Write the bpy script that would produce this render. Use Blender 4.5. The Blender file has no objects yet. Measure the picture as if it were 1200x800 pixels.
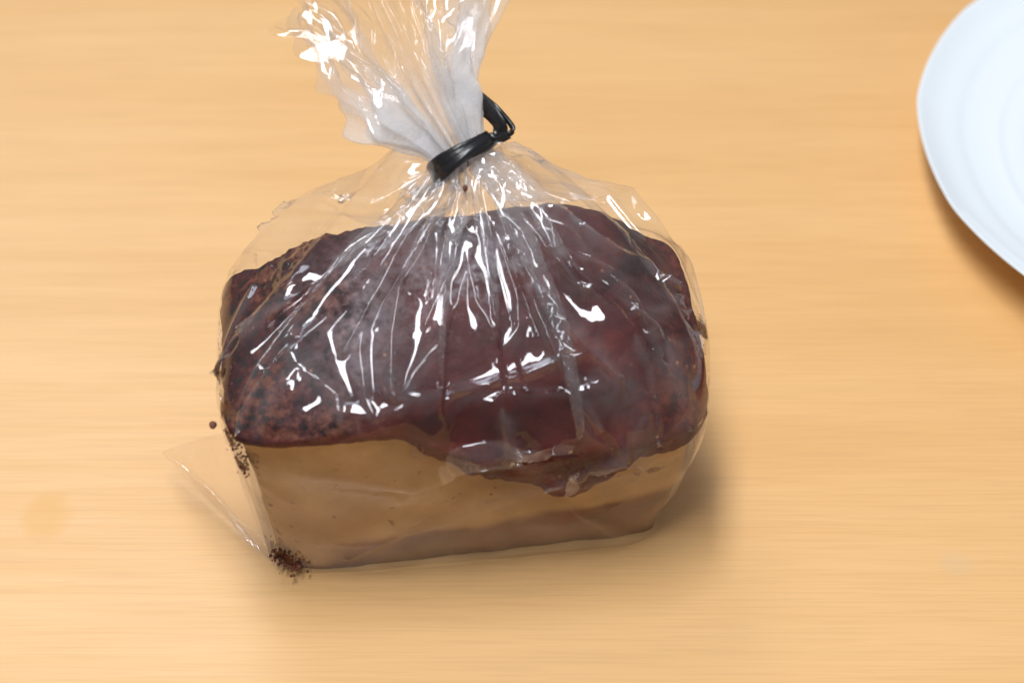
import bpy, bmesh, math, random
from mathutils import Vector, noise, Matrix
import numpy as np
CM = 0.01
S = bpy.context.scene
COL = S.collection
R = math.radians

# ------------------------------------------------------------ camera
ELEV = R(46.35)
camd = bpy.data.cameras.new('camera'); cam = bpy.data.objects.new('camera', camd); COL.objects.link(cam)
cam.location = (1.385*CM, -36.90*CM, 44.53*CM)
cam.rotation_euler = (R(90)-ELEV, 0, 0)
camd.sensor_width = 36; camd.lens = 18/math.tan(R(14)); camd.clip_start = .01; camd.clip_end = 20
camd.dof.use_dof = True; camd.dof.focus_distance = .545; camd.dof.aperture_fstop = 8.5
camd.dof.aperture_blades = 7
S.camera = cam

# ------------------------------------------------------------ light
W = bpy.data.worlds.new('World'); S.world = W; W.use_nodes = True
nt = W.node_tree; bg = nt.nodes['Background']
tc = nt.nodes.new('ShaderNodeTexCoord'); sx = nt.nodes.new('ShaderNodeSeparateXYZ')
cr = nt.nodes.new('ShaderNodeValToRGB')
nt.links.new(tc.outputs['Generated'], sx.inputs[0]); nt.links.new(sx.outputs[2], cr.inputs[0]); nt.links.new(cr.outputs[0], bg.inputs[0])
e = cr.color_ramp.elements
e[0].position = 0.0; e[0].color = (.42, .39, .37, 1)
e[1].position = .9; e[1].color = (.74, .76, .82, 1)
bg.inputs[1].default_value = .33

def area(name, az, el, dist, size, power, color, size_y=None):
    l = bpy.data.lights.new(name, 'AREA'); l.energy = power; l.color = color
    l.shape = 'RECTANGLE'; l.size = size; l.size_y = size_y or size
    o = bpy.data.objects.new(name, l); COL.objects.link(o)
    d = Vector((math.sin(R(az))*math.cos(R(el)), math.cos(R(az))*math.cos(R(el)), math.sin(R(el))))
    o.location = d*dist
    o.rotation_euler = (-d).to_track_quat('-Z', 'Y').to_euler()
    return o
tube = area('ceiling_light', -140, 79, 1.25, .20, 12.5, (.97, .98, 1.0), .95); tube.rotation_euler = (0, R(-8), R(-6))
area('window_light', -24, 52, 2.2, .70, 7.5, (.80, .89, 1.0), .65)
S.view_settings.view_transform = 'Standard'; S.view_settings.look = 'None'
S.view_settings.exposure = 0.38; S.view_settings.gamma = 1
S.cycles.max_bounces = 24; S.cycles.diffuse_bounces = 12; S.cycles.transparent_max_bounces = 128; S.cycles.glossy_bounces = 14
S.cycles.transmission_bounces = 8; S.cycles.caustics_reflective = False; S.cycles.caustics_refractive = False

# ------------------------------------------------------------ helpers
def tag(o, label=None, cat=None, group=None, kind=None):
    if label: o['label'] = label
    if cat: o['category'] = cat
    if group: o['group'] = group
    if kind: o['kind'] = kind
    return o
def mesh(name, verts, faces, mat, parent=None, smooth=True):
    m = bpy.data.meshes.new(name); m.from_pydata([tuple(v) for v in verts], [], faces); m.update()
    if smooth: m.polygons.foreach_set('use_smooth', [True]*len(m.polygons))
    if mat: m.materials.append(mat)
    o = bpy.data.objects.new(name, m); COL.objects.link(o)
    if parent: o.parent = parent
    return o
def empty(name, loc=(0,0,0)):
    o = bpy.data.objects.new(name, None); o.location = loc; COL.objects.link(o); o.empty_display_size = .02; return o
class NT:
    def __init__(s, name):
        s.m = bpy.data.materials.new(name); s.m.use_nodes = True; s.t = s.m.node_tree; s.t.nodes.clear()
        s.out = s.n('ShaderNodeOutputMaterial')
    def n(s, kind, **kw):
        x = s.t.nodes.new(kind)
        for k, v in kw.items():
            if k in x.inputs or (isinstance(k, str) and k.startswith('i_')): pass
            setattr(x, k, v)
        return x
    def l(s, a, b): s.t.links.new(a, b)
    def ramp(s, fac, stops):
        r = s.n('ShaderNodeValToRGB'); el = r.color_ramp.elements
        while len(el) < len(stops): el.new(.5)
        for e_, (p, c) in zip(el, stops):
            e_.position = p; e_.color = (c, c, c, 1) if isinstance(c, (int, float)) else (*c, 1)
        s.l(fac, r.inputs[0]); return r.outputs[0]
    def noise(s, scale, detail=4, rough=.5, vec=None, dist=0):
        x = s.n('ShaderNodeTexNoise'); x.inputs['Scale'].default_value = scale; x.inputs['Detail'].default_value = detail
        x.inputs['Roughness'].default_value = rough; x.inputs['Distortion'].default_value = dist
        s.l(vec if vec is not None else s.obj(), x.inputs['Vector']); return x.outputs['Fac']
    def obj(s):
        if not hasattr(s, 'tc'): s.tc = s.n('ShaderNodeTexCoord')
        return s.tc.outputs['Object']
    def map(s, scale=(1,1,1), loc=(0,0,0), rot=(0,0,0)):
        m = s.n('ShaderNodeMapping'); m.inputs['Scale'].default_value = scale; m.inputs['Location'].default_value = loc; m.inputs['Rotation'].default_value = rot
        s.l(s.obj(), m.inputs[0]); return m.outputs[0]
    def mix(s, fac, a, b, mode='MIX'):
        x = s.n('ShaderNodeMix', data_type='RGBA', blend_type=mode)
        for v, i in ((fac, 0), (a, 6), (b, 7)):
            if isinstance(v, (int, float)): x.inputs[i].default_value = v if i == 0 else (v, v, v, 1)
            elif isinstance(v, tuple): x.inputs[i].default_value = (*v, 1)
            else: s.l(v, x.inputs[i])
        return x.outputs[2]
    def math(s, op, a, b=None, c=None, clamp=False):
        x = s.n('ShaderNodeMath', operation=op, use_clamp=clamp)
        for i, v in enumerate((a, b, c)):
            if v is None: continue
            if isinstance(v, (int, float)): x.inputs[i].default_value = v
            else: s.l(v, x.inputs[i])
        return x.outputs[0]
    def attr(s, name):
        a = s.n('ShaderNodeAttribute'); a.attribute_name = name; return a.outputs['Fac']
    def bump(s, h, strength, dist, normal=None):
        b = s.n('ShaderNodeBump'); b.inputs['Strength'].default_value = strength; b.inputs['Distance'].default_value = dist
        s.l(h, b.inputs['Height'])
        if normal is not None: s.l(normal, b.inputs['Normal'])
        return b.outputs[0]
    def bsdf(s, color, rough, normal=None, **kw):
        p = s.n('ShaderNodeBsdfPrincipled')
        for v, k in ((color, 'Base Color'), (rough, 'Roughness')):
            if isinstance(v, (int, float)): p.inputs[k].default_value = v
            elif isinstance(v, tuple): p.inputs[k].default_value = (*v, 1)
            else: s.l(v, p.inputs[k])
        if normal is not None: s.l(normal, p.inputs['Normal'])
        for k, v in kw.items():
            k = k.replace('_', ' ')
            if isinstance(v, (int, float, tuple)): p.inputs[k].default_value = v
            else: s.l(v, p.inputs[k])
        s.l(p.outputs[0], s.out.inputs[0]); return p

def smooth(a, b, x):
    t = np.clip((x-a)/(b-a), 0, 1); return t*t*(3-2*t)
def fbm(x, y, z=0, o=4):
    return noise.fractal(Vector((x, y, z)), 1.0, 2.0, o)

# ------------------------------------------------------------ table (setting)
def wood():
    m = NT('pale_wood')
    g1 = m.noise(1, 5, .6, m.map((9, 210, 30), rot=(0,0,R(-1.2))), .4)
    g2 = m.noise(1, 3, .5, m.map((2.2, 34, 5), (3,1,0), rot=(0,0,R(-1.2))), .9)
    g3 = m.noise(1, 2, .5, m.map((30, 1300, 30), rot=(0,0,R(-1.2))))
    c = m.ramp(g2, [(.25, (.685,.388,.148)), (.48, (.73,.425,.172)), (.75, (.755,.455,.195))])
    c = m.mix(m.ramp(g1, [(.32, .30), (.60, 0)]), c, (.63,.35,.115))
    c = m.mix(m.ramp(g3, [(.38, .2), (.52, 0)]), c, (.50,.27,.10))
    big = m.noise(3.1, 2, .5)
    c = m.mix(m.ramp(big, [(.3, .0), (.75, .16)]), c, (.82,.62,.36))
    def spot(x, y, r, col, amt, cc, soft=1.0):
        mp = m.map((1/r[0], 1/r[1], 1), (-x/r[0], -y/r[1], 0))
        sub = m.n('ShaderNodeVectorMath', operation='LENGTH'); m.l(mp, sub.inputs[0])
        d = m.math('ADD', sub.outputs[1+0], m.math('MULTIPLY', m.math('SUBTRACT', m.noise(140, 3), .5), .9))
        f = m.ramp(d, [(.45, amt), (1.05*soft if soft < 1 else .98, 0)])
        return m.mix(f, cc, col)
    c = spot(STAIN1[0], STAIN1[1], (.0085, .0095), (.66,.36,.09), .6, c)
    c = spot(STAIN2[0], STAIN2[1], (.0060, .0055), (.55,.42,.28), .2, c)
    h = m.mix(.5, g1, g3)
    m.bsdf(c, m.ramp(g1, [(.3, .44), (.7, .36)]), m.bump(h, .12, .0004), Specular_IOR_Level=.5)
    return m.m
camC = np.array([1.385, -36.90, 44.53])
def at(px, py, z):                       # the place (cm) at height z seen at pixel px, py of the 1200x800 photograph
    f = 600/math.tan(R(14)); fw = np.array([0, math.cos(ELEV), -math.sin(ELEV)]); up = np.array([0, math.sin(ELEV), math.cos(ELEV)])
    d = fw + np.array([1., 0, 0])*(px-600)/f - up*(py-400)/f
    return camC + d*(z-camC[2])/d[2]
STAIN1 = at(52, 605, 0)*CM; STAIN2 = at(1122, 660, 0)*CM
M_WOOD = wood()
TW, TD = 1.5, .9
tb = bmesh.new()
bmesh.ops.create_cube(tb, size=1)
for v in tb.verts: v.co = Vector((v.co.x*TW, v.co.y*TD+.15, v.co.z*.03-.015))
bmesh.ops.bevel(tb, geom=tb.edges[:], offset=.003, segments=3, affect='EDGES')
me = bpy.data.meshes.new('table_top'); tb.to_mesh(me); me.materials.append(M_WOOD)
o = bpy.data.objects.new('table_top', me); COL.objects.link(o)
tag(o, kind='structure')

# ------------------------------------------------------------ plate
def porcelain():
    m = NT('white_porcelain')
    m.bsdf((.80,.86,.90), .14, Coat_Weight=.5, Coat_Roughness=.04)
    return m.m
M_PORC = porcelain()
PC = (24.45, 12.7); PR = 10.1
def plate():
    root = empty('plate', (PC[0]*CM, PC[1]*CM, 0))
    tag(root, 'white porcelain plate with faceted rim at the right edge of the table', 'plate')
    prof = [(0,.35),(3.6,.35),(5.1,.37),(5.55,.42),(6.0,.62),(6.35,.80),(6.7,.88),(7.1,.95),(7.25,.98),(7.45,1.06),(7.6,1.05),(8.4,1.25),(8.6,1.31),(8.8,1.42),(9.4,1.58),(PR-.12,1.92),(PR-.02,1.97),(PR,1.92),
            (PR-.06,1.84),(9.2,1.42),(8.2,1.02),(7.2,.72),(6.3,.52),(5.7,.22),(5.5,.06),(5.35,.0),(5.2,.06),(5.1,.15),(0,.15)]
    N = 180; V = []; F = []
    for i, (r, z) in enumerate(prof):
        for k in range(N):
            a = 2*math.pi*k/N
            amt = smooth(7.8, PR, r)
            ph = (a*12/(2*math.pi)+.36) % 1
            sc = 1 + amt*(1/math.cos((ph-.5)*2*math.pi/12)-1)*.2       # twelve nearly straight rim sides
            V.append((r*sc*math.cos(a)*CM, r*sc*math.sin(a)*CM, z*CM))
    for i in range(len(prof)-1):
        for k in range(N):
            a, b = i*N+k, i*N+(k+1) % N
            F.append((a, b, b+N, a+N))
    b = mesh('plate_body', V, F, M_PORC, root)
    m = b.modifiers.new('s', 'SUBSURF'); m.levels = m.render_levels = 1
plate()

# ------------------------------------------------------------ loaf geometry (cm, before the yaw)
YAW = R(6.6); W2, D2, H, TAP = 5.85, 3.02, 6.2, .68
def rot(x, y): return (x*math.cos(YAW)-y*math.sin(YAW), x*math.sin(YAW)+y*math.cos(YAW))
def outline(th, w, d, n):                # superellipse-ish rounded rectangle
    c, s = math.cos(th), math.sin(th)
    k = (abs(c)**n+abs(s)**n)**(-1/n)
    return c*k*w, s*k*d
def topz(x, y):                          # height of the case rim
    return H - .14 - .12*float(smooth(-3.0, -3.6, x)) + .05*math.sin(x*.9)
def kraft():
    m = NT('stained_kraft_paper')
    n1 = m.noise(55, 5, .6); n2 = m.noise(420, 3, .6); n3 = m.noise(24, 3, .5, m.map((1,1,1), (4,2,1)), .6)
    c = m.ramp(n1, [(.3, (.29,.17,.070)), (.7, (.48,.31,.145))])
    c = m.mix(m.ramp(n3, [(.42, 0), (.62, .55)]), c, (.20,.095,.040))
    c = m.mix(m.attr('low_tone'), c, m.mix(m.ramp(n1, [(.35,0),(.65,1)]), (.055,.013,.004), (.14,.040,.014)))  # darker below the oblique crease and along the bottom edge
    c = m.mix(m.ramp(n2, [(.66, 0), (.74, .5)]), c, (.13,.05,.03))
    vo = m.n('ShaderNodeTexVoronoi'); vo.inputs['Scale'].default_value = 150; va = m.n('ShaderNodeVectorMath', operation='ADD'); nz_ = m.n('ShaderNodeTexNoise'); nz_.inputs['Scale'].default_value = 160; m.l(m.obj(), nz_.inputs['Vector'])
    vs = m.n('ShaderNodeVectorMath', operation='SCALE'); vs.inputs['Scale'].default_value = .009; m.l(nz_.outputs['Color'], vs.inputs[0]); m.l(m.obj(), va.inputs[0]); m.l(vs.outputs[0], va.inputs[1]); m.l(va.outputs[0], vo.inputs['Vector'])
    c = m.mix(m.math('MULTIPLY', m.ramp(vo.outputs['Distance'], [(.07, .8), (.15, 0)]), m.ramp(n3, [(.45,0),(.55,.9)])), c, (.14,.03,.015))
    n4 = m.noise(230, 4, .65)
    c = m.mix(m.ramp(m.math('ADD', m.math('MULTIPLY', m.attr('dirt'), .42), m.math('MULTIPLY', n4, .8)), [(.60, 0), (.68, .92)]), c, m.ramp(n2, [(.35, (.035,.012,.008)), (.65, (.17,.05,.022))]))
    m.bsdf(c, .62, m.bump(m.mix(.5, n1, n2), .35, .0006), Specular_IOR_Level=.3)
    return m.m
def bulge(x, y, t):                      # the front bellies out above an oblique crease and tucks in below it
                # the front bellies out above an oblique crease and tucks in below it
    front = float(smooth(.3, .9, -y/D2) * smooth(1.0, .93, abs(x)/W2))
    crease = (1.15+(x+3.8)*(.9 if x < -3.8 else .225))/H
    dz = t-crease
    b = .34*float(smooth(-.5, 0, dz)) if dz < 0 else .34*math.exp(-(dz/.42)**2)
    return front*(b*float(smooth(-5.6, -3.5, x)) + .10*fbm(x*.6, t*H*.6, 3))
def case():
    root = empty('loaf_case')
    tag(root, 'stained brown paper loaf case holding the chocolate cake', 'paper case')
    NTH, NZ = 240, 40
    V = []; F = []; low_tone = []; dirt = []
    for side in (0, 1):
        for j in range(NZ+1):
            t = j/NZ
            for k in range(NTH):
                th = 2*math.pi*k/NTH
                ins = TAP*(1-t) + side*.05
                x, y = outline(th, W2-ins, D2-ins, 13)
                front = smooth(.3, .9, -y/(D2)) * smooth(1.0, .93, abs(x)/W2)
                z = t*(topz(x, y)-1.1*float(smooth(-2.4, .2, x)*smooth(.5, .8, -y/D2)))
                dz = t-(1.15+(x+3.8)*(.9 if x < -3.8 else .225))/H; crease = t-dz
                # the front bellies out above an oblique crease and tucks in below it
                y -= bulge(x, y, t)
                x += .07*fbm(y*.7, z*.7, 9)*(abs(x) > W2*.8)
                rx, ry = rot(x, y)
                V.append((rx*CM, ry*CM, z*CM+.0004))
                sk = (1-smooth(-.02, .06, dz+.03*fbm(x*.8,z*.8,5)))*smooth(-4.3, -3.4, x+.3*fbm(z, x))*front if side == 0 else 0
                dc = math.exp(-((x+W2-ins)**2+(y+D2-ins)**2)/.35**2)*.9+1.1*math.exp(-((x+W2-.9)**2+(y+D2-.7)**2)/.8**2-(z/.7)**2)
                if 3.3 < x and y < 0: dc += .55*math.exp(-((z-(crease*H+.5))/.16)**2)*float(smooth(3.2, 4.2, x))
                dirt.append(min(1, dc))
                low_tone.append(float(np.clip(sk*.95+.9*(1-smooth(.0,.06,t)), 0, 1)))
    off = (NZ+1)*NTH
    for j in range(NZ):
        for k in range(NTH):
            a, b = j*NTH+k, j*NTH+(k+1) % NTH
            F.append((a, b, b+NTH, a+NTH)); F.append((off+a+NTH, off+b+NTH, off+b, off+a))
    for k in range(NTH):
        a, b = NZ*NTH+k, NZ*NTH+(k+1) % NTH
        F.append((a, b, off+b, off+a))
    F.append(list(range(NTH))[::-1])
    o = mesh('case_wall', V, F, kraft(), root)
    at_ = o.data.attributes.new('low_tone', 'FLOAT', 'POINT'); at_.data.foreach_set('value', low_tone)
    o.data.attributes.new('dirt', 'FLOAT', 'POINT').data.foreach_set('value', dirt)
case()

# ------------------------------------------------------------ cake
def cake_mat():
    m = NT('chocolate_crust')
    n1 = m.noise(60, 6, .65); n2 = m.noise(300, 5, .7); n3 = m.noise(700, 3, .6); big = m.noise(26, 3, .5, m.map((1,1,1), (7,3,2)), .5)
    c = m.ramp(n1, [(.3, (.019,.0028,.0028)), (.55, (.070,.0065,.005)), (.75, (.140,.018,.012))])
    # rusty open crumb
    k = m.math('MULTIPLY', m.ramp(m.math('ADD', n1, m.math('MULTIPLY', m.math('SUBTRACT', n2, .5), .6)), [(.50, 0), (.62, 1)]), m.attr('crumby'))
    c = m.mix(k, c, m.ramp(n2, [(.35, (.05,.012,.008)), (.6, (.15,.045,.019))]))
    dk = m.math('MULTIPLY', m.ramp(n2, [(.40, 1), (.5, 0)]), m.attr('crumby'))
    c = m.mix(dk, c, (.012,.006,.006))
    # pale haze over the crust top, put into its colour
    b = m.math('MULTIPLY', m.attr('pale_haze'), m.ramp(m.math('ADD', m.math('MULTIPLY', n2, .6), m.math('MULTIPLY', big, .5)), [(.50, 0), (.66, 1)]))
    c = m.mix(m.math('MULTIPLY', b, .62), c, (.48,.44,.48))
    vo = m.n('ShaderNodeTexVoronoi'); vo.inputs['Scale'].default_value = 190; m.l(m.obj(), vo.inputs['Vector'])
    c = m.mix(m.math('MULTIPLY', m.ramp(vo.outputs['Distance'], [(.05, 1), (.11, 0)]), m.ramp(big, [(.4,0),(.5,.8)])), c, (.34,.16,.09))
    h = m.math('ADD', m.math('MULTIPLY', n2, .7), m.math('MULTIPLY', n3, .3))
    m.bsdf(c, m.ramp(n2, [(.3, .46), (.7, .72)]), m.bump(h, .6, .0014), Specular_IOR_Level=.13)
    return m.m
def dome(x, y):
    """crust height at a place on the loaf (local cm)"""
    u, v = abs(x)/(W2+.1), abs(y)/(D2+.2)
    r = (u**5+v**5)**(1/5)
    z = 1.2*(1-min(r, 1)**3.2)**.7 if r < 1 else 0
    z += 1.5*math.exp(-((x-.1)/5.1)**6-((y-1.1)/1.9)**2)*(1-min(r, 1)**8)**.8
    z *= .88+.2*smooth(-4, 3, x)
    z += .10*fbm(x*.45+5, y*.45, 1)*min(1, 3*(1-min(r, 1)))
    # split along the right part of the crust
    if x > 0: z -= .28*math.exp(-((y+.9-.35*(x-2)+.3*math.sin(x*2.3))/.22)**2)*smooth(2.2, 3.4, x)*(1-smooth(5, 5.7, x))
    return z
def drop(x, y):
    """how far the crust hangs down over the case (cm) and how far out"""
    front = y < -.6*D2
    n = .26*fbm(x*1.5, y*.7, 4)+.07*fbm(x*4.5, y, 8)
    if front and abs(x) < W2*1.02:
        d = .32 + 1.55*smooth(-2.2, .8, x)*(1-.35*smooth(3.2, 4.2, x)) + .95*math.exp(-((x-2.6)/.9)**2) + n*smooth(-2.6, -1.5, x)
        o = .16+.42*smooth(-2.0, 1.0, x)
    else:
        d = .35+n*.5; o = .14
        if x > 0: d = 1.45+n*.4; o = .26
        return d, o
    k = float(smooth(4.3, 5.2, x)); d = d*(1-k)+(1.45+n*.5)*k; o = o*(1-k)+.26*k
    return d, o
def cake():
    root = empty('chocolate_cake')
    tag(root, 'dark chocolate loaf cake with domed crust spilling over its paper case', 'cake')
    NTH, NR = 420, 70
    V = []; F = []; crumby = []; pale_haze = []; hide = []
    def put(x, y, z, part=0):
        p = Vector((x, y, z))
        d = .07*noise.fractal(p*1.6, 1, 2, 5)*(1 if part == 0 else .8)
        cb = float(np.clip(smooth(-1.6, -3.6, x+1.4*fbm(x*.7, y*.7, z*.7)) if part == 0 else smooth(-.1,-.6, fbm(x*.9,y,z*1.2))*.25, 0, 1))
        if part == 0: cb = max(cb, float(smooth(4.2, 5.2, x+.8*fbm(x, y, 2))*.5))
        d += cb*.10*noise.fractal(p*4.5, 1, 2, 4)
        rx, ry = rot(x, y)
        n = Vector((x/W2*.4, y/D2*.5, 1 if part == 0 else 0)).normalized()
        n.xy = rot(n.x, n.y)
        V.append(((rx+n.x*d)*CM, (ry+n.y*d)*CM, (z+n.z*d)*CM))
        crumby.append(cb)
        bl = math.exp(-(((x-.3)/1.7)**2+((y+.3)/1.1)**2)) + .45*math.exp(-(((x+2.6)/.7)**2+((y+.8)/1.6)**2)) + .12*math.exp(-((x+3.5)/1.4)**2)
        pale_haze.append(min(1, bl) if part == 0 else 0)
    for i in range(NR+1):
        t = (i/NR)
        for k in range(NTH):
            th = 2*math.pi*k/NTH
            n = 2.2+7.3*t
            ex, ey = outline(th, W2+.0, D2+.0, n)
            _, o_ = drop(ex, ey)
            sc = 1
            x, y = ex*t, ey*t
            l = math.hypot(ex, ey); x += ex/l*o_*t**6; y += ey/l*o_*t**6
            roll = .9*smooth(-2.2, .6, ex)*smooth(.25, .9, -ey/D2)
            put(x, y, H+.03+dome(x, y)-.10*t**10-roll*t**7)
    base = NR
    NS = 16
    for j in range(1, NS+1):
        s = j/NS
        for k in range(NTH):
            th = 2*math.pi*k/NTH
            ex, ey = outline(th, W2, D2, 9.5)
            d_, o_ = drop(ex, ey); l = math.hypot(ex, ey)
            oo = o_*(math.cos(s*math.pi/2)**.55 if s < 1 else 0) + .13*(1-s**7)
            taper = TAP*d_*s/H
            zz = H-.07-d_*s
            hug = bulge(ex, ey-.05, zz/H)*s + .03   # follow the bellied front
            x = ex+ex/l*(oo-taper); y = ey+ey/l*(oo-taper)-hug
            roll = .9*smooth(-2.2, .6, ex)*smooth(.25, .9, -ey/D2)
            put(x, y, H-.07-roll-(d_-roll*.6)*s, 1)
    rows = NR+NS+1
    for j in range(rows-1):
        for k in range(NTH):
            a, b = j*NTH+k, j*NTH+(k+1) % NTH
            F.append((a, a+NTH, b+NTH, b))
    o = mesh('crust', V, F, cake_mat(), root)
    for nm, vals in (('crumby', crumby), ('pale_haze', pale_haze)):
        o.data.attributes.new(nm, 'FLOAT', 'POINT').data.foreach_set('value', vals)
cake()

# ------------------------------------------------------------ clear film
def film_mat(name, haze=.013, dirt=False):
    m = NT(name)
    nb = m.noise(90, 3, .5); nc = m.noise(30, 2, .5)
    nrm = m.bump(m.math('ADD', m.math('MULTIPLY', nb, .10), m.math('MULTIPLY', nc, 1.6)), .22, .0010)
    fr = m.n('ShaderNodeLayerWeight'); fr.inputs['Blend'].default_value = .5; m.l(nrm, fr.inputs['Normal'])
    F1 = m.math('ADD', m.math('MULTIPLY', m.math('POWER', fr.outputs['Facing'], 5.5), .72), .032)
    F1 = m.math('MULTIPLY', F1, m.math('SUBTRACT', 1.0, m.math('MULTIPLY', m.attr('wet'), m.ramp(m.noise(70, 4, .6), [(.30, .92), (.62, .45)]))))
    F = m.math('DIVIDE', m.math('MULTIPLY', F1, 2.0), m.math('ADD', F1, 1.0), clamp=True)      # two faces of the sheet
    gl = m.n('ShaderNodeBsdfGlossy'); gl.inputs[0].default_value = (.97, .96, 1, 1); gl.inputs['Roughness'].default_value = .055; m.l(nrm, gl.inputs['Normal'])
    tr = m.n('ShaderNodeBsdfTransparent'); tr.inputs[0].default_value = (.995, .995, .995, 1)
    df = m.n('ShaderNodeBsdfDiffuse'); df.inputs[0].default_value = (.97,.97,.985,1)
    tl = m.n('ShaderNodeBsdfTranslucent'); tl.inputs[0].default_value = (.97,.97,.985,1)
    sm = m.ramp(m.math('ADD', m.math('MULTIPLY', m.attr('smear'), .44), m.math('MULTIPLY', m.noise(260, 5, .7, m.map((1, 1, .45), (0, 0, 0), (0, R(-25), 0))), .75)), [(.62, 0), (.72, .85)])
    ml = m.n('ShaderNodeMixShader'); ml.inputs[0].default_value = .36; m.l(df.outputs[0], ml.inputs[1]); m.l(tl.outputs[0], ml.inputs[2])
    m1 = m.n('ShaderNodeMixShader'); m.l(m.math('MULTIPLY', m.math('ADD', m.attr('haze'), haze), m.ramp(m.noise(75, 5, .65, None, 1.2), [(.30, .35), (.66, 1.0)]), None, True), m1.inputs[0]); m.l(tr.outputs[0], m1.inputs[1]); m.l(ml.outputs[0], m1.inputs[2])
    m2 = m.n('ShaderNodeMixShader'); m.l(F, m2.inputs[0]); m.l(m1.outputs[0], m2.inputs[1]); m.l(gl.outputs[0], m2.inputs[2])
    db = m.n('ShaderNodeBsdfDiffuse'); m.l(m.ramp(m.noise(700, 2), [(.35, (.05,.020,.012)), (.65, (.19,.082,.042))]), db.inputs[0])
    m3 = m.n('ShaderNodeMixShader'); m.l(sm, m3.inputs[0]); m.l(m2.outputs[0], m3.inputs[1]); m.l(db.outputs[0], m3.inputs[2])
    m.l(m3.outputs[0], m.out.inputs[0])
    return m.m
M_FILM = film_mat('clear_film')
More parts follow.
